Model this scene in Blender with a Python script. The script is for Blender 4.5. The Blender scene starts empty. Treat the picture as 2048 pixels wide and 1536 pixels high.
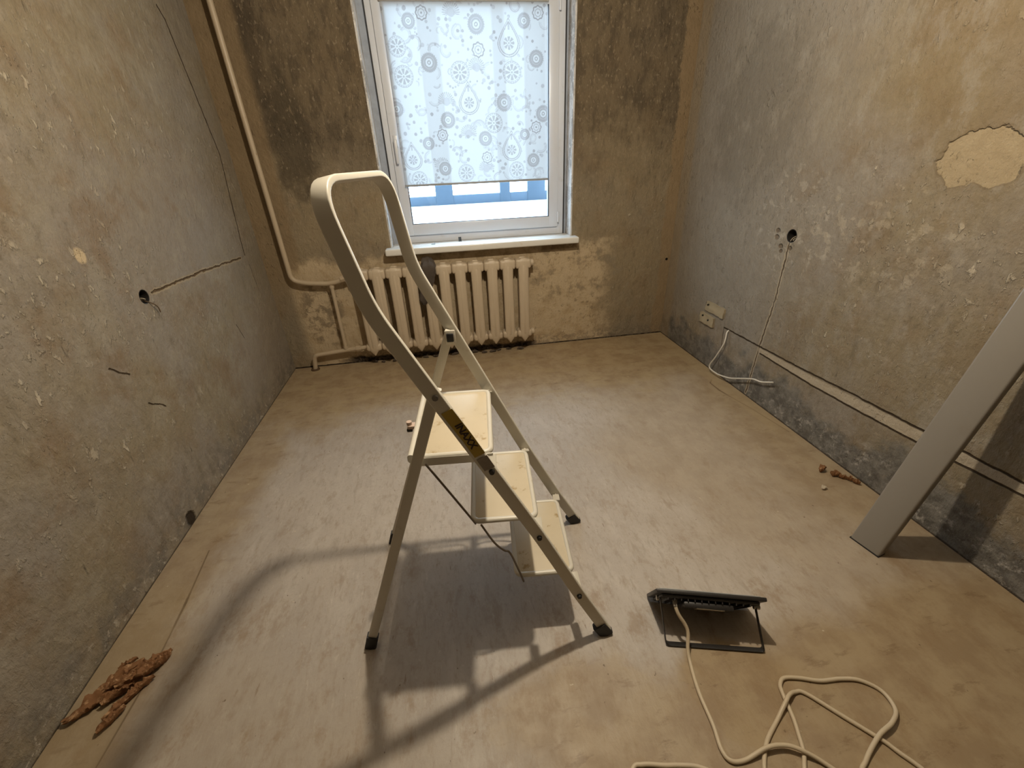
import bpy, bmesh, math, random
import numpy as np
from mathutils import Vector, Matrix, noise as mnoise
random.seed(7)
SC = bpy.context.scene
COL = SC.collection
XL, XR, YB, YF, ZC = -1.2434, 1.8171, 3.2792, -2.6, 2.6

# ------------------------------------------------------------------ camera
cd = bpy.data.cameras.new('camera')
cd.sensor_fit = 'HORIZONTAL'; cd.sensor_width = 36.0
cd.lens = 36.0 * 851.56 / 2048.0
cd.clip_start = 0.02
cam = bpy.data.objects.new('camera', cd); COL.objects.link(cam)
Rm = Matrix(((0.9857382, 0.1102013, -0.1271845), (-0.1638246, 0.4555203, -0.8750216), (-0.0384934, 0.8833782, 0.4670774)))
cam.matrix_world = Matrix.Translation((0, 0, 1.4)) @ Rm.to_4x4()
SC.camera = cam
# ------------------------------------------------------------------ world, lights, exposure
SC.view_settings.view_transform = 'Standard'; SC.view_settings.look = 'None'
SC.view_settings.gamma = 1.0; SC.view_settings.use_curve_mapping = False
SC.view_settings.exposure = 0.0
W = bpy.data.worlds.new('overcast_sky'); SC.world = W; W.use_nodes = True
bg = W.node_tree.nodes['Background']
bg.inputs[0].default_value = (0.62, 0.80, 1.0, 1); bg.inputs[1].default_value = 16.0
# daylight from the overcast sky beyond the window: portal for the window opening
pd = bpy.data.lights.new('window_portal', 'AREA'); pd.shape = 'RECTANGLE'; pd.size = 1.5; pd.size_y = 1.7
pd.cycles.is_portal = True
po = bpy.data.objects.new('window_portal', pd); COL.objects.link(po)
po.location = (0.31, YB + 0.36, 1.65); po.rotation_euler = (math.radians(-90), 0, 0)
# warm bulb on the ceiling cord
ld = bpy.data.lights.new('bulb_light', 'POINT'); ld.energy = 106.0; ld.color = (1.0, 0.87, 0.68); ld.shadow_soft_size = 0.032
LAMP = Vector((0.34, 1.30, 2.27))
lo = bpy.data.objects.new('bulb_light', ld); COL.objects.link(lo); lo.location = LAMP

# ------------------------------------------------------------------ helpers
def link(o, parent=None):
    COL.objects.link(o)
    if parent is not None: o.parent = parent
    return o
MW = {}
def thing(name, label, cat, loc=(0, 0, 0), rotz=0.0, group=None):
    o = bpy.data.objects.new(name, None); o.empty_display_size = 0.05; COL.objects.link(o)
    o.location = loc; o.rotation_euler = (0, 0, rotz)
    o['label'] = label; o['category'] = cat
    if group: o['group'] = group
    MW[o] = Matrix.Translation(loc) @ Matrix.Rotation(rotz, 4, 'Z')
    return o
def tag(o, label=None, cat=None, group=None, kind=None):
    if label: o['label'] = label
    if cat: o['category'] = cat
    if group: o['group'] = group
    if kind: o['kind'] = kind
    return o
def root_of(p):
    while p is not None and p not in MW: p = p.parent
    return p
def build(name, vs, fs, mat, parent=None, smooth=True, world=True, mats=None, fmat=None, auto=True):
    """one mesh object; vertices given in world space unless world=False (then in the frame of the thing)"""
    if parent is not None and world:
        inv = MW[root_of(parent)].inverted()
        vs = [inv @ Vector(v) for v in vs]
    me = bpy.data.meshes.new(name)
    me.from_pydata([tuple(v) for v in vs], [], fs)
    for m in (mats or [mat]): me.materials.append(m)
    if fmat is not None: me.polygons.foreach_set('material_index', fmat)
    me.update()
    bm = bmesh.new(); bm.from_mesh(me); bmesh.ops.recalc_face_normals(bm, faces=bm.faces); bm.to_mesh(me); bm.free()
    if smooth:
        me.polygons.foreach_set('use_smooth', [True] * len(me.polygons))
        if auto:
            try: me.set_sharp_from_angle(angle=math.radians(38))
            except Exception: pass
    o = bpy.data.objects.new(name, me)
    return link(o, parent)
class MB:
    """collects simple solids into one mesh"""
    def __init__(s): s.v = []; s.f = []
    def add(s, vs, fs):
        b = len(s.v); s.v += [Vector(v) for v in vs]; s.f += [tuple(i + b for i in f) for f in fs]; return s
    def box(s, lo, hi, bev=0.0, M=None, seg=2):
        bm = bmesh.new(); bmesh.ops.create_cube(bm, size=1.0)
        lo = Vector(lo); hi = Vector(hi); c = (lo + hi) / 2; d = hi - lo
        for v in bm.verts: v.co = Vector((v.co.x * d.x, v.co.y * d.y, v.co.z * d.z)) + c
        if bev > 0: bmesh.ops.bevel(bm, geom=list(bm.edges), offset=bev, segments=seg, affect='EDGES', profile=0.5)
        return s.bm(bm, M)
    def bm(s, bm, M=None):
        bm.verts.index_update()
        vs = [(M @ v.co) if M else v.co.copy() for v in bm.verts]; fs = [[v.index for v in f.verts] for f in bm.faces]
        bm.free(); return s.add(vs, fs)
    def cyl(s, a, b, r, r2=None, n=16, bev=0):
        a = Vector(a); b = Vector(b); r2 = r if r2 is None else r2
        return s.tube([a, b], [r, r2], n)
    def tube(s, pts, r, n=12, closed=False, caps=True):
        pts = [Vector(p) for p in pts]; N = len(pts)
        rr = r if isinstance(r, (list, tuple)) else [r] * N
        T = []
        for i in range(N):
            if closed: t = pts[(i + 1) % N] - pts[i - 1]
            else: t = pts[min(i + 1, N - 1)] - pts[max(i - 1, 0)]
            T.append(t.normalized())
        u = T[0].orthogonal().normalized(); vs = []
        for i in range(N):
            u = (u - T[i] * u.dot(T[i])).normalized(); w = T[i].cross(u)
            for k in range(n):
                a = 2 * math.pi * k / n
                vs.append(pts[i] + (u * math.cos(a) + w * math.sin(a)) * rr[i])
        fs = []
        for i in range(N if closed else N - 1):
            j = (i + 1) % N
            for k in range(n):
                l = (k + 1) % n
                fs.append((i * n + k, i * n + l, j * n + l, j * n + k))
        if caps and not closed:
            fs.append(tuple(range(n))[::-1]); fs.append(tuple((N - 1) * n + k for k in range(n)))
        return s.add(vs, fs)
    def build(s, name, mat, parent=None, **k): return build(name, s.v, s.f, mat, parent, **k)
def catmull(P, sub=8, closed=False):
    P = [Vector(p) for p in P]; N = len(P); out = []
    rng = range(N if closed else N - 1)
    for i in rng:
        p0 = P[(i - 1) % N] if closed or i > 0 else P[0]; p1 = P[i]; p2 = P[(i + 1) % N]
        p3 = P[(i + 2) % N] if closed or i + 2 < N else P[-1]
        for k in range(sub):
            t = k / sub
            out.append(0.5 * ((2 * p1) + (p2 - p0) * t + (2 * p0 - 5 * p1 + 4 * p2 - p3) * t * t + (3 * p1 - p0 - 3 * p2 + p3) * t ** 3))
    if not closed: out.append(P[-1])
    return out
def fillet(P, r, n=6):
    """polyline with rounded corners"""
    P = [Vector(p) for p in P]; out = [P[0]]
    for i in range(1, len(P) - 1):
        a = (P[i - 1] - P[i]); b = (P[i + 1] - P[i]); rr = r[i] if isinstance(r, dict) and i in r else (r if not isinstance(r, dict) else 0.01)
        la = min(rr, a.length * .49); lb = min(rr, b.length * .49); l = min(la, lb)
        A = P[i] + a.normalized() * l; B = P[i] + b.normalized() * l
        for k in range(n + 1):
            t = k / n; out.append(A * (1 - t) ** 2 + P[i] * 2 * t * (1 - t) + B * t * t)
    out.append(P[-1]); return out
def rrect(w, h, r, n=4):
    """rounded rectangle outline in 2D"""
    o = []
    for cx, cy, a0 in ((w / 2 - r, h / 2 - r, 0), (-w / 2 + r, h / 2 - r, 90), (-w / 2 + r, -h / 2 + r, 180), (w / 2 - r, -h / 2 + r, 270)):
        for k in range(n + 1):
            a = math.radians(a0 + 90 * k / n); o.append((cx + r * math.cos(a), cy + r * math.sin(a)))
    return o
def sweep(path, widthdirs, sec, caps=True):
    """sweep a 2D section along path; widthdirs gives the section's first axis at each point"""
    N = len(path); m = len(sec); vs = []; fs = []
    for i in range(N):
        t = (path[min(i + 1, N - 1)] - path[max(i - 1, 0)]).normalized()
        w = widthdirs[i]; w = (w - t * w.dot(t)).normalized(); h = t.cross(w)
        for a, b in sec: vs.append(path[i] + w * a + h * b)
    for i in range(N - 1):
        for k in range(m):
            l = (k + 1) % m; fs.append((i * m + k, i * m + l, (i + 1) * m + l, (i + 1) * m + k))
    if caps: fs.append(tuple(range(m))[::-1]); fs.append(tuple((N - 1) * m + k for k in range(m)))
    return vs, fs

# ------------------------------------------------------------------ node helper
class NT:
    def __init__(s, name, rough=0.8, spec=0.3):
        s.m = bpy.data.materials.new(name); s.m.use_nodes = True
        s.t = s.m.node_tree; s.b = s.t.nodes['Principled BSDF']; s.out = s.t.nodes['Material Output']
        s.b.inputs['Roughness'].default_value = rough; s.b.inputs['Specular IOR Level'].default_value = spec
        s._pos = None
    def n(s, typ): return s.t.nodes.new(typ)
    def L(s, a, b):
        if isinstance(a, (int, float)): b.default_value = a
        elif isinstance(a, tuple): b.default_value = (a + (1.0,)) if len(a) == 3 and b.type == 'RGBA' else a
        else: s.t.links.new(a, b)
    @property
    def pos(s):
        if s._pos is None: s._pos = s.n('ShaderNodeNewGeometry').outputs['Position']
        return s._pos
    def objpos(s): return s.n('ShaderNodeTexCoord').outputs['Object']
    def math(s, op, a, b=0.0, c=None, clamp=False):
        q = s.n('ShaderNodeMath'); q.operation = op; q.use_clamp = clamp
        s.L(a, q.inputs[0]); s.L(b, q.inputs[1])
        if c is not None: s.L(c, q.inputs[2])
        return q.outputs[0]
    def vmath(s, op, a, b=(0, 0, 0), scale=None):
        q = s.n('ShaderNodeVectorMath'); q.operation = op; s.L(a, q.inputs[0]); s.L(b, q.inputs[1])
        if scale is not None: s.L(scale, q.inputs['Scale'])
        return q
    def mapv(s, v, scale=(1, 1, 1), loc=(0, 0, 0), rot=(0, 0, 0)):
        q = s.n('ShaderNodeMapping'); q.inputs['Scale'].default_value = scale; q.inputs['Location'].default_value = loc; q.inputs['Rotation'].default_value = rot
        s.L(v, q.inputs['Vector']); return q.outputs[0]
    def noise(s, v, sc, det=4, ro=0.55, scale=(1, 1, 1), loc=(0, 0, 0), dist=0.0, rot=(0, 0, 0)):
        q = s.n('ShaderNodeTexNoise'); q.inputs['Scale'].default_value = sc; q.inputs['Detail'].default_value = det
        q.inputs['Roughness'].default_value = ro; q.inputs['Distortion'].default_value = dist
        s.L(s.mapv(v, scale, loc, rot), q.inputs['Vector']); return q.outputs[0]
    def noisec(s, v, sc, det=3):
        q = s.n('ShaderNodeTexNoise'); q.inputs['Scale'].default_value = sc; q.inputs['Detail'].default_value = det
        s.L(v, q.inputs['Vector']); return q.outputs[1]
    def step(s, v, a, b, lo=0.0, hi=1.0):
        q = s.n('ShaderNodeMapRange'); q.interpolation_type = 'SMOOTHSTEP'; s.L(v, q.inputs[0])
        q.inputs[1].default_value = a; q.inputs[2].default_value = b; q.inputs[3].default_value = lo; q.inputs[4].default_value = hi
        return q.outputs[0]
    def mix(s, f, a, b):
        q = s.n('ShaderNodeMix'); q.data_type = 'RGBA'; s.L(f, q.inputs[0]); s.L(a, q.inputs[6]); s.L(b, q.inputs[7]); return q.outputs[2]
    def sep(s, v):
        q = s.n('ShaderNodeSeparateXYZ'); s.L(v, q.inputs[0]); return q.outputs
    def comb(s, x, y, z):
        q = s.n('ShaderNodeCombineXYZ'); s.L(x, q.inputs[0]); s.L(y, q.inputs[1]); s.L(z, q.inputs[2]); return q.outputs[0]
    def mul(s, *a):
        r = a[0]
        for x in a[1:]: r = s.math('MULTIPLY', r, x)
        return r
    def maxi(s, *a):
        r = a[0]
        for x in a[1:]: r = s.math('MAXIMUM', r, x)
        return r
    def box(s, u, v, u0, u1, v0, v1, soft=0.05):
        return s.mul(s.step(u, u0 - soft, u0 + soft), s.step(u, u1 - soft, u1 + soft, 1, 0), s.step(v, v0 - soft, v0 + soft), s.step(v, v1 - soft, v1 + soft, 1, 0))
    def blob(s, u, v, cu, cv, ru, rv, rag=0.0, nz=None):
        a = s.math('DIVIDE', s.math('SUBTRACT', u, cu), ru); b = s.math('DIVIDE', s.math('SUBTRACT', v, cv), rv)
        d = s.math('SQRT', s.math('ADD', s.math('MULTIPLY', a, a), s.math('MULTIPLY', b, b)))
        if nz is not None: d = s.math('ADD', d, s.math('MULTIPLY', s.math('SUBTRACT', nz, 0.5), rag))
        return d
    def segd(s, P2, pts):
        """distance in the u,v plane from P2 to the polyline pts"""
        r = None
        for (a, b) in zip(pts[:-1], pts[1:]):
            A = (a[0], a[1], 0.0); D = (b[0] - a[0], b[1] - a[1], 0.0); dd = D[0] ** 2 + D[1] ** 2
            pa = s.vmath('SUBTRACT', P2, A).outputs[0]
            h = s.math('DIVIDE', s.vmath('DOT_PRODUCT', pa, D).outputs['Value'], dd, clamp=True)
            c = s.vmath('SCALE', D, scale=h).outputs[0]
            d = s.vmath('LENGTH', s.vmath('SUBTRACT', pa, c).outputs[0]).outputs['Value']
            r = d if r is None else s.math('MINIMUM', r, d)
        return r
    def bump(s, h, strength=0.5, dist=0.01):
        q = s.n('ShaderNodeBump'); q.inputs['Strength'].default_value = strength; q.inputs['Distance'].default_value = dist
        s.L(h, q.inputs['Height']); s.L(q.outputs[0], s.b.inputs['Normal'])
    def col(s, c): s.L(c, s.b.inputs['Base Color'])
def simple(name, c, rough=0.5, spec=0.4, metal=0.0, var=0.12, sc=30.0, dirt=None, dsc=12.0, dth=(0.58, 0.75), bump=0.0):
    k = NT(name, rough, spec); k.b.inputs['Metallic'].default_value = metal
    p = k.objpos(); nz = k.noise(p, sc, 3)
    c2 = tuple(x * (1 - var) for x in c); col = k.mix(nz, c, c2)
    if dirt: col = k.mix(k.step(k.noise(p, dsc, 5, 0.65), *dth), col, dirt)
    k.col(col)
    if bump: k.bump(nz, bump, 0.002)
    return k.m

# ------------------------------------------------------------------ wall and floor materials
def plaster(name, axis, seed, base, grey, ochre, dark, fleck, custom=None, fleck_hi=0.60, dens=1.0):
    k = NT(name, 0.82, 0.22); X, Y, Z = k.sep(k.pos)
    u = Y if axis == 'x' else X; v = Z
    P2 = k.comb(u, v, 0.0)
    S = (seed, seed * 2, 0)
    big = k.noise(P2, 1.3, 6, 0.6, loc=S); mid = k.noise(P2, 4.5, 6, 0.62, loc=(seed + 5, 1, 0), scale=(1, 0.8, 1)); fine = k.noise(P2, 42, 5, 0.65, loc=S)
    streak = k.noise(P2, 6.0, 5, 0.6, scale=(2.2, 0.5, 1), loc=(3 + seed, 0, 0))
    c = k.mix(k.step(big, 0.42, 0.60), base, grey)
    c = k.mix(k.mul(k.step(mid, 0.48, 0.68), 0.5), c, ochre)
    c = k.mix(k.mul(k.step(streak, 0.55, 0.72), 0.55), c, dark)
    c = k.mix(k.mul(k.step(k.noise(P2, 11, 6, 0.7, loc=(9, seed, 0)), 0.50, 0.70), 0.45), c, grey)
    c = k.mix(k.step(fine, 0.3, 0.8, 0.0, 0.28), c, dark)
    # skim-coat flecks left by the scraper
    reg = k.step(k.noise(P2, 2.3, 4, 0.6, loc=(seed * 3, 7, 0)), 0.44, 0.60)
    f1 = k.noise(P2, 22, 5, 0.62, scale=(1.35, 0.75, 1), loc=(seed, 3, 0), dist=0.15); f2 = k.noise(P2, 46, 4, 0.6, scale=(1.4, 0.7, 1), loc=(1, seed, 0), dist=0.2)
    fm = k.maxi(k.mul(k.step(f1, fleck_hi - 0.005, fleck_hi + 0.085), k.step(reg, 0, 1, 0.12, 1.0)), k.mul(k.step(f2, fleck_hi + 0.03, fleck_hi + 0.10), k.step(reg, 0, 1, 0.25, 0.9)))
    m1 = k.noise(P2, 13, 7, 0.72, scale=(1.3, 0.75, 1), loc=(seed, 11, 0)); m2 = k.noise(P2, 30, 5, 0.7, scale=(1.5, 0.6, 1), loc=(seed, 21, 0))
    c = k.mix(k.mul(k.step(m1, 0.52, 0.70), 0.50), c, dark); c = k.mix(k.mul(k.step(m2, 0.55, 0.72), 0.45), c, dark)
    c = k.mix(k.mul(k.step(m1, 0.48, 0.30), 0.45), c, tuple(min(1, x * 1.35) for x in grey))
    c = k.mix(k.mul(fm, 0.75 * dens), c, fleck)
    # dark scratches
    d1 = k.noise(P2, 15, 4, 0.6, scale=(2.4, 0.55, 1), rot=(0, 0, 0.35), loc=(seed * 5, 2, 0))
    c = k.mix(k.mul(k.step(d1, 0.665, 0.72), 0.7), c, tuple(x * 0.45 for x in dark))
    h = k.math('ADD', k.math('MULTIPLY', mid, 0.9), k.math('MULTIPLY', fine, 0.35))
    h = k.math('ADD', h, k.math('MULTIPLY', fm, 0.35)); h = k.math('SUBTRACT', h, k.math('MULTIPLY', m2, 0.5))
    h = k.math('ADD', h, k.math('MULTIPLY', k.noise(P2, 18, 5, 0.6, loc=S), 0.5))
    if custom: c, h = custom(k, u, v, P2, c, h, fine, mid)
    k.col(c); k.bump(h, 0.85, 0.014)
    return k.m
def crack(k, P2, pts, c, h, w=0.004, col=(0.035, 0.022, 0.012), edge=None, wob=0.010, ew=0.012, depth=0.8, raise_=False):
    j = k.vmath('SUBTRACT', k.noisec(P2, 26, 3), (0.5, 0.5, 0.5)).outputs[0]
    Q = k.vmath('ADD', P2, k.vmath('SCALE', j, scale=wob).outputs[0]).outputs[0]
    Q = k.vmath('MULTIPLY', Q, (1, 1, 0)).outputs[0]
    d = k.segd(Q, pts)
    if edge is not None:
        e = k.step(d, ew * 0.7, ew * 1.2, 1, 0); c = k.mix(k.mul(e, 0.85), c, edge)
        if raise_: h = k.math('ADD', h, k.math('MULTIPLY', k.step(d, ew * .3, ew * 1.3, 1, 0), 0.8))
    m = k.step(d, w * 0.5, w * 1.3, 1, 0)
    c = k.mix(m, c, col); h = k.math('SUBTRACT', h, k.math('MULTIPLY', m, depth))
    return c, h

TAN = (0.268, 0.220, 0.146); GREY = (0.275, 0.240, 0.195); OCH = (0.245, 0.178, 0.110); DRK = (0.150, 0.118, 0.078); FLK = (0.52, 0.45, 0.34)
def right_custom(k, u, v, P2, c, h, fine, mid):
    n8 = k.noise(P2, 9, 5, 0.65, loc=(4, 4, 0)); n3 = k.noise(P2, 3.2, 5, 0.6, loc=(2, 9, 0))
    # greyer tone on the upper part towards the window
    g = k.mul(k.step(u, 1.55, 2.3), k.step(k.math('ADD', v, k.mul(n3, 0.5)), 0.45, 0.70), 0.75)
    c = k.mix(g, c, (0.27, 0.245, 0.21))
    dk = k.mul(k.blob(u, v, 2.55, 1.55, 0.5, 0.55, 1.2, n8), 1.0)
    c = k.mix(k.mul(k.step(dk, 0.5, 1.0, 1, 0), 0.45), c, (0.15, 0.13, 0.10))
    # browner ochre area at the front top, colour darkened to offset the nearby bulb
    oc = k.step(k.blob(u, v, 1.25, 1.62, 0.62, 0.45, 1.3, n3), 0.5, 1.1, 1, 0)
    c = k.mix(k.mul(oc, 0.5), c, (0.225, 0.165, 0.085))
    bl1 = k.noise(P2, 3.4, 7, 0.7, loc=(60, 3, 0)); c = k.mix(k.mul(k.step(bl1, 0.50, 0.66), k.step(u, 2.5, 1.9), 0.5), c, (0.195, 0.135, 0.075))
    bl2 = k.noise(P2, 6.5, 7, 0.74, scale=(1.3, .7, 1), loc=(70, 13, 0)); c = k.mix(k.mul(k.step(bl2, 0.50, 0.64), 0.40), c, (0.34, 0.31, 0.26))
    dst = k.noise(P2, 10, 7, 0.75, scale=(1.5, .6, 1), loc=(75, 3, 0)); c = k.mix(k.mul(k.step(dst, 0.55, 0.68), k.step(u, 1.7, 2.1), 0.5), c, (0.145, 0.125, 0.10))
    # dark wet band above the floor with white efflorescence
    top = k.math('ADD', 0.19, k.mul(k.math('SUBTRACT', n3, 0.5), 0.45))
    band = k.step(k.math('SUBTRACT', v, k.math('ADD', top, k.mul(k.math('SUBTRACT', n8, 0.5), 0.25))), -0.05, 0.05, 1, 0)
    n12 = k.noise(P2, 12, 8, 0.74, loc=(5, 2, 1)); c = k.mix(k.mul(band, 0.85), c, k.mix(k.step(n12, 0.40, 0.62), (0.095, 0.090, 0.082), (0.21, 0.20, 0.18)))
    ef = k.step(k.noise(P2, 20, 7, 0.74, loc=(0, 8, 0), rot=(0, 0, 0.5)), 0.52, 0.66)
    low = k.mul(ef, k.step(v, 0.26, 0.06), k.step(u, 2.6, 2.2))
    c = k.mix(k.mul(low, 0.8), c, (0.46, 0.43, 0.38))
    fl2 = k.mul(k.step(k.noise(P2, 20, 4, 0.6, loc=(4, 1, 0)), 0.56, 0.62), k.step(k.blob(u, v, 2.08, 1.05, 0.30, 0.30, 1.0, n8), 0.7, 1.1, 1, 0))
    c = k.mix(k.mul(fl2, 0.3), c, (0.55, 0.5, 0.42))
    fl3 = k.mul(k.step(k.noise(P2, 16, 4, 0.6, loc=(7, 1, 0)), 0.55, 0.61), k.step(k.blob(u, v, 1.62, 1.02, 0.42, 0.22, 1.2, n8), 0.7, 1.1, 1, 0))
    c = k.mix(k.mul(fl3, 0.30), c, FLK)
    # pale filler patch
    j = k.vmath('SCALE', k.vmath('SUBTRACT', k.noisec(P2, 17, 5), (0.5, 0.5, 0.5)).outputs[0], scale=0.075).outputs[0]
    ju, jv, _ = k.sep(k.vmath('ADD', P2, j).outputs[0])
    e1 = k.math('ABSOLUTE', k.math('DIVIDE', k.math('SUBTRACT', ju, 1.335), 0.128)); e2 = k.math('ABSOLUTE', k.math('DIVIDE', k.math('SUBTRACT', jv, 1.338), 0.083))
    pd_ = k.math('ADD', k.math('POWER', e1, 3.0), k.math('POWER', e2, 3.0)); pm = k.step(pd_, 0.95, 1.12, 1, 0)
    pr = k.mul(k.step(pd_, 0.95, 1.10), k.step(pd_, 1.55, 1.25, 0, 1)); c = k.mix(k.mul(k.step(pd_, 1.45, 1.15), 0.35), c, (0.16, 0.11, 0.06))
    n8 = k.noise(P2, 22, 6, 0.7, loc=(4, 4, 3))
    c = k.mix(pm, c, k.mix(n8, (0.43, 0.35, 0.23), (0.30, 0.23, 0.135)))
    h = k.math('SUBTRACT', h, k.math('MULTIPLY', pm, 0.7))
    # bare tan strip next to the corner
    c = k.mix(k.mul(k.step(u, 3.12, 3.18), 0.5), c, (0.32, 0.24, 0.14))
    # chases: vertical cable groove, twin horizontal groove with light filler between
    FIL = k.mix(k.noise(P2, 30, 5, 0.7, loc=(3, 3, 3)), (0.32, 0.265, 0.185), (0.48, 0.41, 0.31))
    c, h = crack(k, P2, [(2.073, 0.95), (2.070, 0.64), (2.098, 0.356), (2.118, 0.02)], c, h, 0.0035, (0.10, 0.07, 0.045), FIL, 0.020, 0.013, 0.5)
    strip = k.segd(P2, [(2.09, 0.325), (1.69, 0.325), (1.14, 0.345), (0.80, 0.363), (0.4, 0.37)])
    wv = k.step(u, 1.3, 2.2, 0.024, 0.014)
    c = k.mix(k.mul(k.step(k.math('SUBTRACT', strip, wv), -0.004, 0.004, 1, 0), 0.9), c, k.mix(n8, (0.38, 0.32, 0.235), (0.50, 0.43, 0.33)))
    c, h = crack(k, P2, [(2.453, 0.340), (2.095, 0.346), (1.780, 0.352), (1.473, 0.366), (1.253, 0.372), (1.005, 0.380), (0.80, 0.385), (0.4, 0.39)], c, h, 0.0045, (0.05, 0.034, 0.02), None, 0.010)
    c, h = crack(k, P2, [(2.080, 0.307), (1.689, 0.298), (1.395, 0.306), (1.144, 0.316), (0.795, 0.342), (0.4, 0.345)], c, h, 0.0045, (0.05, 0.034, 0.02), None, 0.008)
    c, h = crack(k, P2, [(2.453, 0.34), (2.43, 0.05)], c, h, 0.002, (0.07, 0.05, 0.03), None, 0.01)
    # chipped notches beside the socket box
    for (cu, cv, r) in ((2.172, 1.000, 0.017), (2.170, 0.966, 0.018), (2.128, 0.925, 0.016), (2.118, 0.90, 0.012), (2.06, 0.925, 0.014)):
        m = k.step(k.blob(u, v, cu, cv, r, r * 0.8, 1.2, n8), 0.6, 1.1, 1, 0)
        c = k.mix(k.mul(m, 0.75), c, (0.13, 0.09, 0.055)); h = k.math('SUBTRACT', h, k.math('MULTIPLY', m, 0.8))
    # open joint at the floor
    c = k.mix(k.mul(k.step(k.math('ADD', v, k.mul(n8, 0.012)), 0.010, 0.018, 1, 0), 0.8), c, (0.045, 0.03, 0.018))
    return c, h
def left_custom(k, u, v, P2, c, h, fine, mid):
    n8 = k.noise(P2, 9, 5, 0.65, loc=(14, 4, 0)); n3 = k.noise(P2, 3.0, 5, 0.6, loc=(12, 9, 0))
    c = k.mix(k.mul(k.step(u, 2.5, 3.0), k.step(n3, 0.35, 0.6), 0.55), c, (0.235, 0.205, 0.160))
    c = k.mix(k.mul(k.step(k.blob(u, v, 2.45, 1.25, 0.55, 0.35, 1.0, n8), 0.5, 1.1, 1, 0), 0.5), c, (0.27, 0.235, 0.195))
    c = k.mix(k.mul(k.step(k.blob(u, v, 2.9, 0.35, 0.7, 0.35, 1.2, n8), 0.5, 1.1, 1, 0), 0.45), c, (0.28, 0.24, 0.20))
    c = k.mix(k.mul(k.step(v, 0.25, 0.03), k.step(n8, 0.42, 0.6), 0.6), c, (0.14, 0.125, 0.105))
    ef = k.mul(k.step(k.noise(P2, 34, 5, 0.65, loc=(0, 18, 0)), 0.57, 0.64), k.step(v, 0.14, 0.02))
    c = k.mix(k.mul(ef, 0.7), c, (0.52, 0.46, 0.37))
    bl1 = k.noise(P2, 3.6, 7, 0.7, loc=(40, 3, 0)); c = k.mix(k.mul(k.step(bl1, 0.50, 0.66), k.step(u, 2.9, 2.4), 0.55), c, (0.205, 0.135, 0.075))
    bl2 = k.noise(P2, 5.5, 7, 0.72, loc=(50, 13, 0)); c = k.mix(k.mul(k.step(bl2, 0.50, 0.64), 0.45), c, (0.33, 0.29, 0.22))
    # brown scrape line high on the wall
    sc_ = k.segd(P2, [(2.02, 1.95), (2.15, 1.62), (2.18, 1.45)])
    c = k.mix(k.mul(k.step(k.math('ADD', sc_, k.mul(n8, 0.09)), 0.03, 0.07, 1, 0), 0.28), c, (0.20, 0.115, 0.06))
    # pale chip
    m = k.step(k.blob(u, v, 1.745, 1.16, 0.030, 0.035, 1.2, n8), 0.7, 1.0, 1, 0); c = k.mix(m, c, (0.55, 0.43, 0.27))
    # cable groove to the junction box and the crack up the wall
    c, h = crack(k, P2, [(2.02, 0.955), (2.16, 0.952), (2.447, 0.944), (2.75, 0.93), (2.96, 0.918)], c, h, 0.0045, (0.11, 0.07, 0.035), (0.36, 0.29, 0.19), 0.024, 0.012, 0.7)
    c, h = crack(k, P2, [(3.03, 0.925), (3.035, 1.0), (3.13, 1.487), (3.04, 1.865), (2.99, 2.083), (2.95, 2.13)], c, h, 0.0045, (0.05, 0.032, 0.018), None, 0.014)
    c, h = crack(k, P2, [(3.05, 0.86), (3.07, 0.68)], c, h, 0.002, (0.06, 0.04, 0.02), None, 0.010)
    c, h = crack(k, P2, [(2.62, 0.60), (2.66, 0.50)], c, h, 0.002, (0.06, 0.04, 0.02), None, 0.010)
    for pts in ([(1.74, 2.10), (1.80, 2.02)], [(1.62, 0.78), (1.70, 0.72)], [(1.72, 0.58), (1.80, 0.52)]):
        c, h = crack(k, P2, pts, c, h, 0.003, (0.06, 0.04, 0.02), None, 0.02)
    # broken notch at the skirting line
    m = k.step(k.blob(u, v, 1.63, 0.03, 0.04, 0.045, 1.5, n8), 0.7, 1.0, 1, 0); c = k.mix(m, c, (0.04, 0.028, 0.018)); h = k.math('SUBTRACT', h, k.math('MULTIPLY', m, 1.2))
    c = k.mix(k.mul(k.step(k.math('ADD', v, k.mul(n8, 0.014)), 0.009, 0.016, 1, 0), 0.8), c, (0.045, 0.03, 0.018))
    return c, h
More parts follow.
